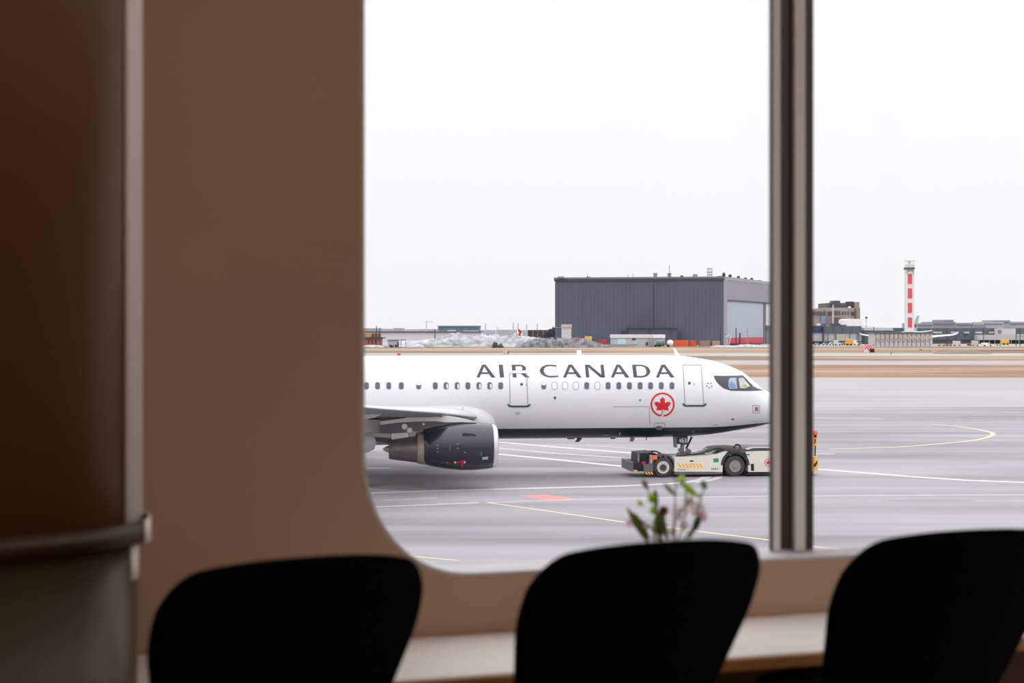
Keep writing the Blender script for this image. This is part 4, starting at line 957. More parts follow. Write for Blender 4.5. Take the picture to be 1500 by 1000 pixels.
px_child(o, 'canopy', 1432, 1545, 490, 497.8, 784, 6, M('canopy_pale', 176, 174, 172, .6, var=.04)); px_child(o, 'canopy_edge', 1488.3, 1545, 489.5, 491, 783.6, 1, M('edge_light', 196, 196, 196, .6))
for x in (1434, 1441, 1449, 1457, 1465, 1481, 1492, 1500, 1510): px_child(o, 'column', x, x+1, 497.5, 520, 783.8, .6, M('col_grey', 128, 124, 122, .6))
# blocks behind
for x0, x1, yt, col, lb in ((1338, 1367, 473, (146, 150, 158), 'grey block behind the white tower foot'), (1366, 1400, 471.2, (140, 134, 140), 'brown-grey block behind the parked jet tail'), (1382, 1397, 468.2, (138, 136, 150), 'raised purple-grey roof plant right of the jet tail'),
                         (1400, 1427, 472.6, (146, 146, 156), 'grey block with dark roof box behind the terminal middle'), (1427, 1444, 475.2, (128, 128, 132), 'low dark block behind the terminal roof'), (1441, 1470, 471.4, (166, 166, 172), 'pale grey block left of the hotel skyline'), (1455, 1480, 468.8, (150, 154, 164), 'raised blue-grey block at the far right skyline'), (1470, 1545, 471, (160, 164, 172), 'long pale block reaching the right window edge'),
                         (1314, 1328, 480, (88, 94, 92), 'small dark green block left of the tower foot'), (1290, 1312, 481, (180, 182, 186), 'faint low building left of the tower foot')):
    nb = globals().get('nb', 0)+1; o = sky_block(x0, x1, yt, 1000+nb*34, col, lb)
    if x1-x0 > 14 and yt < 474:
        d_ = o.data.vertices[0].co.y; bx('window_band', x0+1.5, x1-1.5, yt+2.2, 1000+nb*34-.6, 1, M('bandw', 112, 116, 126, .5), o, yb=yt+3.6)
# ribbed shed
rb = corr('ribbed_panels', (200, 201, 206), (112, 108, 110), .52, rough=.5)
o = empty('ribbed_shed', ((1323-750)/F*672, 672, 0)); T1(o, 'long low shed of pale ribbed panels under the striped tower', 'shed')
px_child(o, 'wall', 1281, 1366, 488, 520, 672, 12, rb); px_child(o, 'roof', 1280.5, 1366.6, 486.2, 488.4, 671.5, 13, M('shed_edge', 92, 94, 98, .6))
for i in range(12): px_child(o, 'beige_panel', 1283+i*7, 1287+i*7, 492.5, 496.5, 671.7, .4, M('panel_straw', 184, 172, 150, .7))
for i in range(11): px_child(o, 'blue_panel', 1286+i*7.2, 1290+i*7.2, 497.6, 500, 671.7, .4, M('panel_blue', 150, 160, 186, .6))
# tower
tw_ = empty('striped_tower', ((1333.3-750)/F*706, 706, 0)); T1(tw_, 'tall slim white tower with four red panels and a radar antenna', 'tower')
q = 706/F; tm = M('tower_white', 222, 220, 218, .6, var=.02)
px_child(tw_, 'shaft', 1327.6, 1339.2, 393.2, 520, 706, 11.6*q, tm)
bm = NB(); ap = [(1328.2, 401), (1328.2, 396)]+[(1333.4-5*math.cos(math.radians(a)), 398.4-2.6*math.sin(math.radians(a))) for a in range(0, 181, 20)]+[(1338.4, 401), (1337.4, 401)]+[(1333.4+4*math.cos(math.radians(a)), 399-2.2*math.sin(math.radians(a))) for a in range(0, 181, 20)]+[(1329.2, 401)]
extrude(bm, [((x-1333.3)*q, zat(y, 706)) for x, y in [(1328.2, 402)]+ap[2:]][:], [], lambda a, b_, k: (a, -.15*(1-k), b_)); link('arch_moulding', bm, M('arch_grey2', 150, 148, 146, .6), tw_)
for y in (401, 422.2, 443.4, 464.8): px_child(tw_, 'red_panel', 1330.2, 1336, y, y+14.4, 705.8, .4, M('panel_red', 205, 84, 96, .6, var=.04))
px_child(tw_, 'balcony', 1327, 1340.2, 391.4, 394.2, 705, 13*q, M('balcony_dark', 84, 84, 90, .6)); px_child(tw_, 'cab', 1327.4, 1339.6, 387, 392, 706, 10*q, tm)
bm = NB()
for x in (1327.2, 1330, 1333.3, 1336.6, 1339.6): box(bm, (x-1333.3)*q-.06, (x-1333.3)*q+.06, -.2, 0, zat(389, 706), zat(384.6, 706))
box(bm, -6.2*q, 6.3*q, -.2, 0, zat(385, 706)-.08, zat(384.8, 706)+.06); link('railing', bm, tm, tw_)
bm = NB(); box(bm, -7.4*q, 8*q, 1, 1.8, zat(382, 706)-.1, zat(381.2, 706)); box(bm, -.3, .3, 1, 1.6, zat(387, 706), zat(382, 706)); blob(bm, (0, 1.3, zat(383.6, 706)), .7, .7, .6); link('radar_antenna', bm, M('radar_grey', 176, 176, 178, .5), tw_)

# parked airliner far away
pj = empty('parked_airliner', ((1340-750)/F*748, 748, 0), 0); T1(pj, 'parked airliner with teal tail and upturned white wingtips behind the ribbed shed', 'airplane')
q = 748/F
def jx(x): return (x-1340)*q
jw = M('jet_white', 225, 226, 230, .4, var=.02)
bm = NB(); rings(bm, [[(jx(1342)+r*math.cos(2*math.pi*k/20), yy, 4.0+zz+r*math.sin(2*math.pi*k/20)) for k in range(20)] for yy, r, zz in ((-22, .3, -.6), (-21, 1.2, -.3), (-18, 2.0, 0), (-10, 2.3, 0), (12, 2.3, 0), (20, 1.7, .6), (28, .5, 1.6))]); link('fuselage', bm, jw, pj, smooth=True)
for sd, P in ((1, [(1344, 495), (1372, 492.2), (1402, 490.4), (1410, 489), (1414.6, 485.8)]), (-1, [(1340, 495), (1300, 493), (1281, 491.6), (1269, 489.6), (1265.2, 486)])):
    bm = NB(); rs = []
    for i, (x, y) in enumerate(P):
        ch = (8, 5.5, 2.6, 2.0, 1.0)[i]; th = (.6, .45, .3, .25, .15)[i]; yy = (-3, 3, 9, 10.5, 12)[i]; z = zat(y, 748)
        rs.append([(jx(x), yy, z-th), (jx(x), yy+ch*.4, z+th*.2-th), (jx(x), yy+ch, z-th*.4), (jx(x), yy+ch*.4, z+th)])
    rings(bm, rs); link('wing', bm, jw, pj)
bm = NB(); extrude(bm, [(1350, 488), (1359.5, 488.4), (1361.5, 476), (1364.4, 461.2), (1360.4, 461.6), (1356, 474)], [], lambda a, b_, k: (jx(a), 22+.5*k, zat(b_, 748))); fin = link('tail_fin', bm, M('fin_teal', 150, 178, 182, .5, var=.05), pj)
bm = NB(); extrude(bm, [(1358.4+x/80, 476.6+y/52) for x, y in leaf], [], lambda a, b_, k: (jx(a), 21.9+.1*k, zat(b_, 748))); link('leaf_emblem', bm, M('emblem_red', 175, 20, 45, .5), fin)
bm = NB(); extrude(bm, [(1358, 487), (1385, 483.6), (1386.5, 484.4), (1370, 487)], [], lambda a, b_, k: (jx(a), 24+2*k, zat(b_, 748))); link('tailplane', bm, jw, pj)
bm = NB(); box(bm, -.5, .5, -16, -15, 0, 1.9); link('landing_gear', bm, slate, pj)
for x_ in (-3.4, 3.4): bm = NB(); box(bm, x_-.4, x_+.4, 2, 3, 0, 3.4); link('landing_gear', bm, slate, pj)
# checkered hut
d = gd(516)
hut = empty('checkered_hut', ((1273-750)/F*d, d, 0)); T1(hut, 'small red and white checkered equipment hut on the dry grass', 'hut')
px_child(hut, 'wall', 1264.4, 1279.4, 504.4, 530, d, 3, M('hut_white', 226, 218, 218, .6)); px_child(hut, 'door', 1274.5, 1281, 510.5, 530, d-.3, 2.4, tdark)
bm = NB()
for i in range(7):
    for j in range(4):
        if (i+j) % 2 == 0 and not (i > 4 and j > 1) and not (i < 2 and j > 2):
            x = 1266.6+i*1.9; y = 504.4+j*2.3; X = (x-750)/F*d-hut.location.x; box(bm, X, X+1.9/F*d, -.08, 0, zat(y+2.3, d), zat(y, d))
link('checker_panel', bm, M('checker_red', 214, 50, 60, .6), hut)
bm = NB(); box(bm, (1263.6-1273)/F*d, (1265-1273)/F*d, -.3, 2, 0, zat(506, d)); link('end_rail', bm, M('rail_pink', 222, 150, 150, .6), hut)
# small things on the field
d = gd(512.8); o = bx('marker_cone', 1347.5, 1351.5, 511.4, d+0, .8, M('marker_dark', 90, 74, 66, .7)); T1(o, 'tiny dark marker box on the grass below the tower', 'marker')
d = gd(515.5); o = bx('marker_board', 1366, 1372, 513.2, d, .5, M('marker_orange', 222, 178, 138, .7)); T1(o, 'pale orange marker board lying on the grass right of the tower', 'marker')
o = bx('hydrant', 1305, 1306, 516.2, gd(519), .3, slate); T1(o, 'very small dark post by the runway edge below the ribbed shed', 'post')
# vehicles
def car(x0, x1, yt, yb, col, label, glass=True, name='car', cat='car'):
    d = gd(yb); o = empty(name, (((x0+x1)/2-750)/F*d, d, 0)); T1(o, label, cat)
    m = M('car_%d_%d_%d' % col, *col, .4, var=.02); h = yb-yt; w_ = x1-x0
    bm = NB(); l = o.location; P = [(x0, yb-h*.15), (x0, yb-h*.55), (x0+w_*.2, yt+h*.42), (x0+w_*.33, yt), (x0+w_*.8, yt), (x0+w_*.95, yt+h*.45), (x1, yb-h*.5), (x1, yb-h*.15)]
    if name != 'car': P = [(x0, yb-h*.15), (x0, yt), (x0+w_*.72, yt), (x0+w_*.82, yt+h*.4), (x1, yt+h*.5), (x1, yb-h*.15)]
    extrude(bm, [((x-750)/F*d-l.x, zat(y, d)) for x, y in P], [], lambda a, b_, k: (a, 1.9*k, b_)); link('body', bm, m, o)
    for t in (.2, .8):
        bm = NB(); lathe(bm, [(-.1, .34), (.3, .34)], 'y', ((x0+w_*t-750)/F*d-l.x, 0, .34), 12)
        link('wheel', bm, black, o)
    bm = NB(); G = [(x0+w_*.28, yt+h*.4), (x0+w_*.36, yt+h*.12), (x0+w_*.76, yt+h*.12), (x0+w_*.86, yt+h*.4)]
    if name != 'car': G = [(x0+w_*.6, yt+h*.42), (x0+w_*.6, yt+h*.12), (x0+w_*.7, yt+h*.12), (x0+w_*.8, yt+h*.42)]
    extrude(bm, [((x-750)/F*d-l.x, zat(y, d)) for x, y in G], [], lambda a, b_, k: (a, -.05+1.98*k, b_)); link('windows', bm, slate, o)
    return o
car(1193, 1201, 502.6, 505.8, (214, 214, 218), 'white car parked first right of the mullion')
car(1204, 1213, 502.2, 505.6, (200, 204, 208), 'silver car parked second right of the mullion')
car(1214.5, 1222, 501, 505.8, (222, 222, 226), 'white van-like car left of the pale green vehicle')
car(1222.5, 1232, 498, 506, (188, 204, 196), 'pale green service van left of the yellow truck', name='service_van', cat='van')
car(1232.5, 1238.5, 501.5, 505.6, (170, 182, 180), 'small grey-green car touching the yellow truck')
car(1250.5, 1258, 498, 505.6, (226, 224, 230), 'white van right of the yellow truck', name='service_van', cat='van')
car(1257, 1263.5, 501.5, 505.8, (190, 190, 196), 'light grey car left of the checkered hut')
car(1439, 1454.5, 501.8, 507, (232, 232, 234), 'white pickup van before the right end of the terminal', name='service_van', cat='van')
def truck(x0, x1, yt, yb, col, label):
    d = gd(yb); o = empty('box_truck', (((x0+x1)/2-750)/F*d, d, 0)); T1(o, label, 'truck'); m = M('truck_%d_%d_%d' % col, *col, .5, var=.04)
    px_child(o, 'box_body', x0, x1, yt, yb-1.6, d, 2.5, m); px_child(o, 'chassis', x0+1, x1-1, yb-1.6, yb-.6, d+.2, 2, slate)
    px_child(o, 'frame', x0-.2, x1+.2, yt-.3, yt+.4, d-.1, 2.6, M('truck_rim', 236, 214, 160, .5))
    for t in (.2, .8):
        bm = NB(); lathe(bm, [(-.1, .45), (.3, .45)], 'y', ((x0+(x1-x0)*t-750)/F*d-o.location.x, .1, .45), 12)
        link('wheel', bm, black, o)
truck(1239.5, 1248.8, 496.6, 506, (232, 160, 32), 'bright yellow box truck among the cars before the terminal wing')
truck(1468.5, 1478.5, 497.6, 505, (226, 176, 40), 'yellow box truck under the pale terminal canopy')
d = 668; q = d/F
cone_o = (214, 140, 110)
for x0, x1, yt, yb, col, lb in ((1386, 1394, 503.5, 506.8, (190, 120, 96), 'orange brown baggage cart right of the ribbed shed'), (1397, 1407, 499, 506.6, (196, 196, 198), 'pale grey tented load before the terminal windows'), (1418, 1423, 502.5, 506.4, (178, 70, 84), 'small red cart before the dark terminal base'), (1424.5, 1433, 498.6, 506.8, (176, 190, 188), 'pale mint container left of the white pickup van'), (1375, 1384, 504.6, 506.6, (196, 150, 110), 'low sand coloured cart against the ribbed shed end'), (1460, 1466, 503.4, 506, (196, 192, 186), 'light beige cart under the terminal canopy')):
    d = gd(yb); o = bx('baggage_cart', x0, x1, yt, d, 2, M('cart_%d_%d_%d' % col, *col, .6, var=.1), yb=yb-.6); T1(o, lb, 'cart')
    for x in (x0+1, x1-1):
        bm = NB(); lathe(bm, [(-.1, .3), (.2, .3)], 'y', ((x-750)/F*d, d+.1, .3), 10)
        link('wheel', bm, black, o)
for x, yt, lb in ((1423.4, 478, 'dark lamp pole in the middle of the terminal front'), (1440.8, 480, 'dark lamp pole left of the pale stair block'), (1488.4, 480.6, 'dark lamp pole at the right side of the pale stair block'), (1494.2, 480, 'dark lamp pole nearest the right window edge'), (1280, 479, 'thin dark lamp pole at the left end of the ribbed shed'), (1258, 484, 'dark lamp pole before the pale panels of the terminal wing'), (1389, 494, 'short brown post beside the parked jet')):
    pole(x, yt, 690, .16, lb)

# ------------------------------------------------------------------ the lounge
ct, sn_ = math.cos(TH), math.sin(TH)
def Wp(u, v, z): return Vector((u*ct-v*sn_, Y0+u*sn_+v*ct, z))
def uof(px, v=0.0):
    x = (px-750)/F; return (x*(Y0+v*ct)+v*sn_)/(ct-x*sn_)
def wbox(name, u0, u1, v0, v1, z0, z1, m, parent=None, kind=None, bev=0):
    bm = NB(); box(bm, u0, u1, v0, v1, z0, z1)
    if bev: bmesh.ops.bevel(bm, geom=bm.edges[:], offset=bev, segments=3, affect='EDGES')
    for v in bm.verts: v.co = Wp(*v.co)
    o = link(name, bm, m, parent)
    if kind: o['kind'] = kind
    return o
SILL = 6.783; CEIL = 10.6; WTOP = 10.3; URT = 2.85; UR = 3.1
wall_m = M('wall_paint_warm', 180, 150, 127, .85, var=.04, scale=1.5)
white_m = M('window_reveal_white', 196, 194, 196, .6, var=.02)
uL = uof(530)
# window wall with a rounded-corner opening
op = []
for i in range(17):
    a = math.radians(180+90*i/16); ca, sa = math.cos(a), math.sin(a)
    op.append((uL+.272+.272*math.copysign(abs(ca)**.92, ca), SILL+.31+.31*math.copysign(abs(sa)**.92, sa)))
op += [(URT, SILL), (URT, WTOP), (uL, WTOP)]
outer = [(-3.2, FL-.3), (UR, FL-.3), (UR, CEIL+.2), (-3.2, CEIL+.2)]
bm = NB(); extrude(bm, outer, [op], lambda a, b_, k: Wp(a, .12*k, b_))
tag(link('wall_window', bm, wall_m), kind='structure')
# pale lining of the opening
bm = NB(); n = len(op); V = []
for (a, b_) in op:
    ca, cb_ = 1.4, 7.9; sa = .994
    V.append([bm.verts.new(Wp(a, v, b_)) for v in (.004, .125)])
inner = []
for i in range(n):
    a0_, b0_ = op[i-1]; a1_, b1_ = op[(i+1) % n]; tx, ty = a1_-a0_, b1_-b0_; l = math.hypot(tx, ty); nx, ny = -ty/l, tx/l
    inner.append([bm.verts.new(Wp(op[i][0]+nx*.008, v, op[i][1]+ny*.008)) for v in (.004, .125)])
for i in range(n):
    j = (i+1) % n
    for q4 in ((V[i][0], V[j][0], V[j][1], V[i][1]), (inner[i][0], inner[j][0], inner[j][1], inner[i][1]), (V[i][0], V[j][0], inner[j][0], inner[i][0]), (V[i][1], V[j][1], inner[j][1], inner[i][1])): bm.faces.new(q4)
tag(link('trim_1', bm, white_m), kind='structure')
# mullions
alu = M('brushed_aluminium', 228, 226, 224, .4, metal=.0, var=.03, scale=3, stretch=(1, 1, .1)); bronze = M('dark_bronze', 62, 54, 50, .3, metal=.4, var=.05)
def mullion(name, u0):
    bmA = NB(); bmB = NB(); z0, z1 = SILL+.009, WTOP-.01
    for lst, bb_ in (([(0, .0195, .10, .122), (.062, .091, .10, .122)], bmA), ([(-.0015, .0, .101, .122), (.0195, .062, .116, .122), (.091, .116, .103, .122), (.05, .09, .122, .17)], bmB)):
        for a, b_, v0, v1 in lst:
            n0 = len(bb_.verts); box(bb_, u0+a, u0+b_, v0, v1, z0, z1); bb_.verts.ensure_lookup_table()
            for v in bb_.verts[n0:]: v.co = Wp(*v.co)
    o = link(name, bmB, bronze); o['kind'] = 'structure'; link('flange', bmA, alu, o); return o
u_m = uof(1133, .10)
mullion('trim_2', u_m); mullion('trim_3', u_m+1.55); 
# glass
gm = bpy.data.materials.new('window_glass'); gm.use_nodes = True; nt = gm.node_tree; nt.nodes.remove(nt.nodes['Principled BSDF'])
tr_ = node(nt, 'ShaderNodeBsdfTransparent'); tr_.inputs[0].default_value = (.99, .985, .99, 1); gl = node(nt, 'ShaderNodeBsdfGlossy'); gl.inputs['Roughness'].default_value = .02
fr = node(nt, 'ShaderNodeFresnel'); fr.inputs[0].default_value = 1.18; ms = node(nt, 'ShaderNodeMixShader')
nt.links.new(fr.outputs[0], ms.inputs[0]); nt.links.new(tr_.outputs[0], ms.inputs[1]); nt.links.new(gl.outputs[0], ms.inputs[2]); nt.links.new(ms.outputs[0], nt.nodes['Material Output'].inputs[0])
for i, (a, b_) in enumerate(((uL-.03, u_m-.002), (u_m+.117, u_m+1.548), (u_m+1.667, URT+.03))):
    bm = NB(); vs = [bm.verts.new(Wp(u, .118, z)) for u, z in ((a, SILL-.01), (b_, SILL-.01), (b_, WTOP+.01), (a, WTOP+.01))]; bm.faces.new(vs)
    tag(link('window_%d' % (i+1), bm, gm), kind='structure')
# room shell
dark_m = M('lounge_wall_brown', 176, 146, 114, .9, var=.05, scale=1); floor_m = M('lounge_floor_wood', 136, 104, 76, .6, var=.15, scale=2, stretch=(1, 6, 1)); ceil_m = M('lounge_ceiling', 190, 168, 140, .9)
wbox('floor', -3.2, UR, -7, .12, FL-.3, FL, floor_m, kind='structure')
wbox('ceiling', -3.2, UR, -7, .0, CEIL, CEIL+.2, ceil_m, kind='structure')
wbox('wall_left', -3.4, -3.2, -7, .12, FL-.3, CEIL+.2, dark_m, kind='structure')
bm = NB(); extrude(bm, [(-7, FL-.3), (.12, FL-.3), (.12, CEIL+.2), (-7, CEIL+.2)], [[(-6.4, FL+.25), (-.25, FL+.25), (-.25, WTOP), (-6.4, WTOP)]], lambda a, b_, k: Wp(UR+.15*k, a, b_))
tag(link('wall_right', bm, dark_m), kind='structure')
bm = NB(); bm.faces.new([bm.verts.new(Wp(UR+.1, v, z)) for v, z in ((-6.42, FL+.23), (-.23, FL+.23), (-.23, WTOP+.02), (-6.42, WTOP+.02))]); tag(link('window_4', bm, gm), kind='structure')  # glazing added out of view to let more daylight in
for i_, v_ in enumerate((-4.9, -3.35, -1.8)): wbox('trim_%d' % (5+i_), UR+.06, UR+.14, v_-.04, v_+.04, FL+.25, WTOP, bronze, kind='structure')  # mullions of the added glazing
wbox('wall_back', -3.4, UR+.2, -7.2, -7, FL-.3, CEIL+.2, dark_m, kind='structure')
wbox('wall_exterior', -3.4, UR+.2, -7.2, .2, 0, FL-.3, M('facade_grey', 150, 150, 150, .8), kind='structure')
# ledge under the window
lt = empty('window_bench', Wp(.6, -.2, FL)); tag(lt, 'pale topped bench ledge with wooden front running along under the window', 'bench')
lt.rotation_euler = (0, 0, TH)
def lbox(name, u0, u1, v0, v1, z0, z1, m, bev=.0):
    bm = NB(); box(bm, u0-.6, u1-.6, v0+.2, v1+.2, z0-FL, z1-FL)
    if bev: bmesh.ops.bevel(bm, geom=bm.edges[:], offset=bev, segments=3, affect='EDGES')
    return link(name, bm, m, lt)
LZ = 6.65
lbox('bench_top', -1.35, 3.08, -.425, -.004, LZ-.022, LZ, M('ledge_laminate', 228, 222, 218, .5, var=.03), .004)
lbox('edge_band', -1.35, 3.08, -.435, -.422, LZ-.03, LZ-.003, M('edge_oak', 168, 118, 62, .5, var=.1, scale=6), .003)
lbox('back_panel', -1.33, 3.07, -.10, -.08, FL+.08, LZ-.022, M('front_walnut', 96, 58, 32, .6, var=.2, scale=4, stretch=(.3, 1, 4)))
lbox('plinth', -1.30, 3.05, -.08, -.02, FL+.002, FL+.08, M('plinth_dark', 40, 32, 28, .7))
for u in (-1.32, -.36, .295, .95, 2.1, 3.0): lbox('support_panel', u, u+.03, -.40, -.11, FL+.002, LZ-.022, M('front_walnut', 96, 58, 32, .6))

# rounded column with rail on the left
pc = empty('column', (-.933, 3.07, FL)); tag(pc, 'rounded brown column end at the left edge with a ledge rail and dark lower panel', 'column')
def cpath(r, ext=1.3):
    P = []; dx, dy = -.755, -.656
    a0_ = math.radians(-49)
    st0 = (r*math.cos(a0_), r*math.sin(a0_))
    P.append((st0[0]+dx*ext, st0[1]+dy*ext))
    for i in range(25):
        a = a0_+math.radians(190)*i/24; P.append((r*math.cos(a), r*math.sin(a)))
    P.append((P[-1][0]+dx*ext, P[-1][1]+dy*ext)); return P
def colpart(name, r, z0, z1, m, bev=0):
    bm = NB(); extrude(bm, cpath(r), [], lambda a, b_, k: (a, b_, z0-FL+(z1-z0)*k)); 
    o = link(name, bm, m, pc)
    for p in o.data.polygons: p.use_smooth = abs(p.normal.z) < .5
    return o
colpart('upper_panel', .2, 6.98, CEIL, M('column_laminate', 112, 72, 34, .37, var=.03, scale=2, spec=1.0))
colpart('rail', .216, 6.945, 6.986, M('rail_wood', 62, 32, 20, .45, var=.1, scale=6))
colpart('lower_panel', .192, FL+.002, 6.95, M('wainscot_brown', 66, 50, 24, .4, var=.12, scale=3))

def colhighlight(name, r0, r1, a0_, a1_, z0, z1, m):
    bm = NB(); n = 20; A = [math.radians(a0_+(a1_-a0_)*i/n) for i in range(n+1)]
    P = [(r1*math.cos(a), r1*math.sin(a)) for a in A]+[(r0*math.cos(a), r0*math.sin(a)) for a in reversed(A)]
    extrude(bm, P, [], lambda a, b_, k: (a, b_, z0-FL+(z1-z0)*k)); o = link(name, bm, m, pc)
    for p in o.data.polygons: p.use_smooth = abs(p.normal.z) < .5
highlight_m = M('highlight_pale', 247, 234, 226, .4, var=.02)  # pale strips paint the window's highlight onto the column edge
colhighlight('edge_highlight', .199, .203, -19, 80, 6.986, CEIL, highlight_m)
colhighlight('rail_highlight', .214, .2195, -5, 80, 6.943, 6.988, highlight_m)
colhighlight('lower_edge_highlight', .19, .1955, -8, 80, 6.87, 6.944, highlight_m)

# chairs
chm = M('chair_black_fabric', 9, 9, 10, .95, var=.2, scale=60, spec=.05); chl = M('chair_leg_black', 14, 14, 15, .5, spec=.2)
def shell_pt(u, v, off=0.0):
    W0, k, R, drop, pw, lean, Ht, rc_ = .2836, -.2033, .6361, .0447, 2.3942, .5878, .871, .3555
    ZB = .42
    top = Ht-drop*abs(u)**pw; z = ZB+(top-ZB)*v
    cc = max(0, (v-(1-rc_))/rc_); uc = max(0, (abs(u)-(1-rc_))/rc_); m_ = max(cc, uc); n_ = math.hypot(cc, uc)+1e-9; s = m_/n_ if m_ > 0 else 1
    wu = (1-rc_)+rc_*uc*s if uc > 0 else abs(u)
    a = math.copysign(1, u)*(W0+k*(Ht-z))*wu
    if cc > 0: z = ZB+(top-ZB)*((1-rc_)+rc_*cc*s)
    le = lean*(z-.5) if z > .5 else lean*(z-.5)*.5
    th = off
    return Vector(((R-th)*math.sin(a/R), R-(R-th)*math.cos(a/R)-le, z))
def make_chair():
    r = empty('lounge_chair', (0, 0, 0))
    bm = NB(); nu, nv = 36, 22; G = {}
    for k, off in ((0, 0.0), (1, .035)):
        for i in range(nu+1):
            for j in range(nv+1):
                u = -1+2*i/nu; v = j/nv
                edge = 1-min(1, max(abs(u), v)**8)
                G[k, i, j] = bm.verts.new(shell_pt(u, v, off*(0.35+.65*edge) if k else .0))
    for k in (0, 1):
        for i in range(nu):
            for j in range(nv): bm.faces.new([G[k, i, j], G[k, i+1, j], G[k, i+1, j+1], G[k, i, j+1]])
    for i in range(nu):
        for j in (0, nv): bm.faces.new([G[0, i, j], G[0, i+1, j], G[1, i+1, j], G[1, i, j]])
    for j in range(nv):
        for i in (0, nu): bm.faces.new([G[0, i, j], G[0, i, j+1], G[1, i, j+1], G[1, i, j]])
    link('backrest', bm, chm, r, smooth=True)
    bm = NB(); rs = []
    for z, s in ((.40, .9), (.405, .97), (.43, 1.0), (.46, 1.0), (.478, .96), (.485, .85)):
        rs.append([(a*s*.225/.225, b_*s, z) for a, b_ in [(.2*math.copysign(abs(math.cos(t))**.6, math.cos(t)), .235+.215*math.copysign(abs(math.sin(t))**.6, math.sin(t))) for t in [2*math.pi*q/28 for q in range(28)]]])
    rings(bm, rs); link('seat', bm, chm, r, smooth=True)
    for sx_, sy_ in ((-1, 0), (1, 0), (-1, 1), (1, 1)):
        bm = NB(); tube(bm, [(sx_*.15, .1+sy_*.26, .405), (sx_*.21, .03+sy_*.40, .0)], [.014, .010], 10); link('leg', bm, chl, r)
    return r
def copy_tree(o, parent=None):
    c = o.copy(); C.objects.link(c); c.parent = parent
    for ch in list(o.children): copy_tree(ch, c)
    return c
ch0 = make_chair()
chairs = [(0.4575, -0.4268, 2.7974, 'black lounge chair nearest the brown column'), (0.3823, 0.204, 2.9988, 'middle black lounge chair, in front of the flowers'), (0.30, 0.822, 3.165, 'black lounge chair cut by the right edge of the photo')]
pos = []
for i, (ph, X, Y, lb) in enumerate(chairs):
    o = ch0 if i == 0 else copy_tree(ch0); pos.append(o)
    o.location = (X, Y, FL+.0); o.rotation_euler = (0, 0, ph); tag(o, lb, 'chair', 'black lounge chairs facing the window')

# flowers
fv = empty('flower_vase', (0.362, 3.57, LZ)); tag(fv, 'small blurred vase of green leaves and pink-white flowers on the window bench', 'vase')
bm = NB(); lathe(bm, [(0.0, .036), (.004, .04), (.08, .048), (.16, .043), (.205, .034), (.222, .038), (.222, .033), (.2, .029), (.02, .03)], 'z', (.0, 0, 0), 28)
link('vase', bm, M('vase_cream', 205, 190, 160, .5, var=.05), fv, smooth=True)
def fp(x, y, dd=0.0):
    p = pt(x, y, 3.57+dd); return p-Vector((0.362, 3.57, LZ))
def translucent(m):
    nt = m.node_tree; b = nt.nodes['Principled BSDF']; out = nt.nodes['Material Output']
    t = node(nt, 'ShaderNodeBsdfTranslucent'); cr_ = [n for n in nt.nodes if n.type == 'VALTORGB'][0]; nt.links.new(cr_.outputs[0], t.inputs[0])
    x = node(nt, 'ShaderNodeMixShader'); x.inputs[0].default_value = .6
    nt.links.new(b.outputs[0], x.inputs[1]); nt.links.new(t.outputs[0], x.inputs[2]); nt.links.new(x.outputs[0], out.inputs[0])
greens = {'o': M('leaf_olive', 88, 92, 34, .7), 'd': M('leaf_dark', 56, 74, 30, .7), 'g': M('leaf_bright', 140, 180, 44, .6), 'y': M('leaf_yellowgreen', 168, 190, 90, .6), 's': M('stem_grey', 104, 108, 104, .7), 'b': M('bud_brown', 112, 62, 40, .7), 'p': M('petal_pink', 226, 196, 206, .7), 'w': M('petal_white', 226, 214, 212, .7), 'k': M('leaf_greygreen', 110, 122, 96, .7)}
for m_ in set(greens.values()): translucent(m_)
def leafm(p0, p1, wd, key, name, dd=0.0):
    a, b_ = fp(*p0, dd), fp(*p1, dd); d = b_-a; L = d.length; d.normalize(); n_ = Vector((-d.z, 0, d.x)); t_ = Vector((0, 1, 0)); wd = wd*.00156
    bm = NB(); rs = []
    for i in range(7):
        t = i/6; r = wd/2*math.sin(math.pi*(.08+.84*t)); c = a+d*L*t+t_*(.012*math.sin(math.pi*t))
        rs.append([c+n_*r, c+n_*r*.5+t_*.006, c+t_*.002, c-n_*r*.5+t_*.006, c-n_*r, c-t_*.002])
    V_ = [[bm.verts.new(r_[q_]) for q_ in (0, 2, 4)] for r_ in rs]
    for a_, c_ in zip(V_, V_[1:]):
        for q_ in (0, 1): bm.faces.new([a_[q_], a_[q_+1], c_[q_+1], c_[q_]])
    return link(name, bm, greens[key], fv, smooth=True)
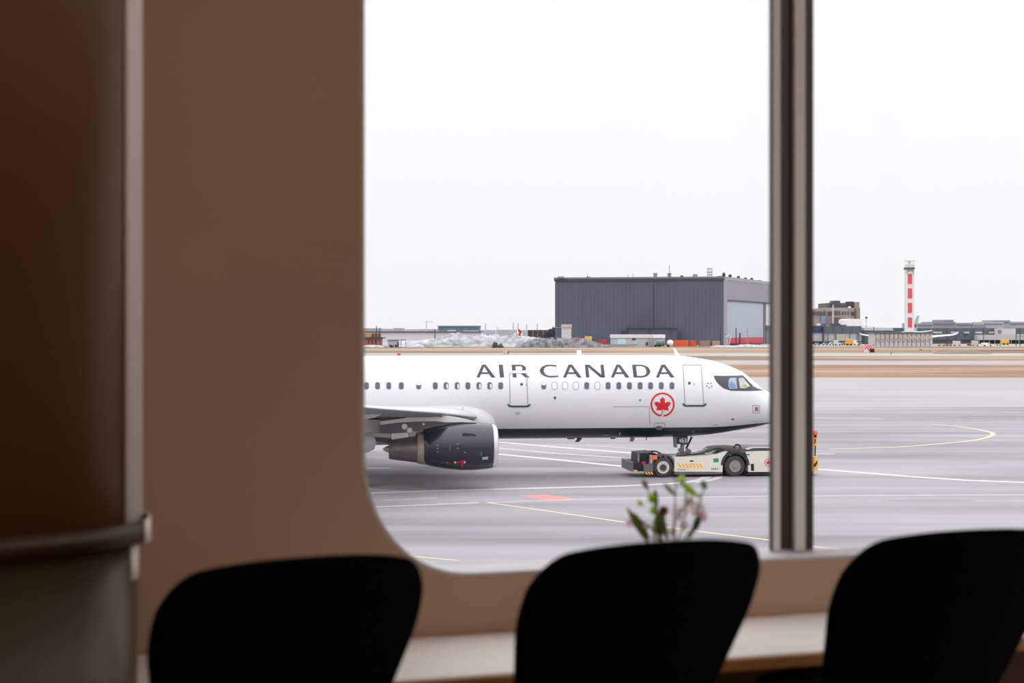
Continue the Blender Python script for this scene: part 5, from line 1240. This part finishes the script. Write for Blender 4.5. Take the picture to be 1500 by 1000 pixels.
for p0, p1, wd, key, nm, dd in (
    ((950, 796), (919, 744), 10, 'o', 'leaf', 0), ((952, 790), (930, 752), 8, 'd', 'leaf', .02), ((951, 724), (961, 736), 15, 'g', 'leaf', -.02), ((963, 742), (959, 717), 8, 'd', 'leaf', 0), ((954, 742), (962, 754), 13, 'g', 'leaf', -.01),
    ((966, 792), (970, 742), 15, 'o', 'leaf', 0), ((978, 790), (966, 750), 11, 'o', 'leaf', .02), ((941, 702), (949, 716), 9, 'k', 'leaf', .01), ((972, 708), (990, 726), 7, 'k', 'leaf', 0), ((1000, 694), (998, 712), 11, 'y', 'leaf', -.01), ((1000, 708), (1020, 726), 11, 'g', 'leaf', -.02),
    ((1018, 722), (1028, 730), 6, 'y', 'leaf', 0), ((1028, 704), (1035, 716), 10, 'k', 'leaf', .01), ((933, 733), (942, 741), 8, 'y', 'leaf', .02), ((1018, 778), (1025, 756), 11, 'd', 'leaf', 0), ((1008, 790), (1020, 772), 7, 'k', 'leaf', .01), ((958, 790), (960, 756), 7, 'k', 'leaf', .02)):
    leafm(p0, p1, wd, key, nm, dd)
def stem(pts, key='s', r=.0016):
    bm = NB(); tube(bm, [fp(*p) for p in smoothpts(pts, 4)], r, 6); link('stem', bm, greens[key], fv)
stem([(985, 800), (988, 750), (990, 712), (989, 698)]); stem([(980, 800), (966, 760), (950, 720), (944, 706)]); stem([(990, 800), (1005, 750), (1002, 700)], 'k'); stem([(995, 800), (1015, 770), (1024, 740), (1032, 712)], 's'); stem([(978, 800), (960, 780), (925, 750)], 'o', .002); stem([(990, 798), (990, 760), (1015, 728)], 'k')
stem([(970, 800), (962, 760), (962, 720)], 'd', .002)
def flower(x, y, r, key, dd=0.0, name='flower', seed=0):
    random.seed(seed); c = fp(x, y, dd); r *= .00156; bm = NB()
    for k in range(9):
        a = 2*math.pi*k/9; q = c+Vector((math.cos(a), random.uniform(-.4, .4), math.sin(a)))*r*.6
        n_ = Vector((math.cos(a), random.uniform(-.6, .2), math.sin(a))); t_ = Vector((-math.sin(a), 0, math.cos(a)))
        P_ = [c+n_*r*.1, c+n_*r*.55+t_*r*.32, c+n_*r*1.0+t_*r*.16, c+n_*r*1.05, c+n_*r*1.0-t_*r*.16, c+n_*r*.55-t_*r*.32]
        bm.faces.new([bm.verts.new(p_) for p_ in P_])
    blob(bm, c, r*.22, r*.2, r*.22, 8, 6); link(name, bm, greens[key], fv, smooth=True)
flower(972, 748, 8, 'b', 0, 'bud', 1); flower(925, 764, 9, 'p', .02, 'flower', 2); flower(994, 750, 13, 'w', .03, 'flower', 3); flower(1020, 744, 13, 'w', .03, 'flower', 4); flower(1028, 756, 9, 'p', .02, 'flower', 5); flower(960, 787, 6, 'w', -.02, 'flower', 6); flower(1002, 770, 8, 'w', .02, 'flower', 7); flower(948, 768, 7, 'w', .03, 'flower', 8)
flower(1008, 733, 9, 'w', .03, 'flower', 9); flower(984, 778, 7, 'w', .02, 'flower', 10)

# dim warm ceiling lamps, unseen and added to brighten the lounge
def lamp(u, v, e_, lb):
    o = empty('added_lamp', Wp(u, v, CEIL)); tag(o, lb, 'lamp', 'warm lamps added as fill')
    bm = NB(); lathe(bm, [(-.03, .11), (-.03, .13), (0, .13)], 'z', (0, 0, 0), 24); link('added_lamp_ring', bm, slate, o)
    ld = bpy.data.lights.new('warm_fill', 'AREA'); ld.shape = 'DISK'; ld.size = .2; ld.energy = e_; ld.color = (1, .7, .42)
    l = bpy.data.objects.new('warm_fill', ld); C.objects.link(l); l.parent = o; l.location = (0, 0, -.04)
lamp(-1.2, -4.6, 13, 'round warm lamp added behind the camera as fill'); lamp(2.2, -4.2, 13, 'round warm lamp added over the right of the lounge as fill'); lamp(-.6, -1.6, 5, 'round warm lamp added near the brown column as fill')
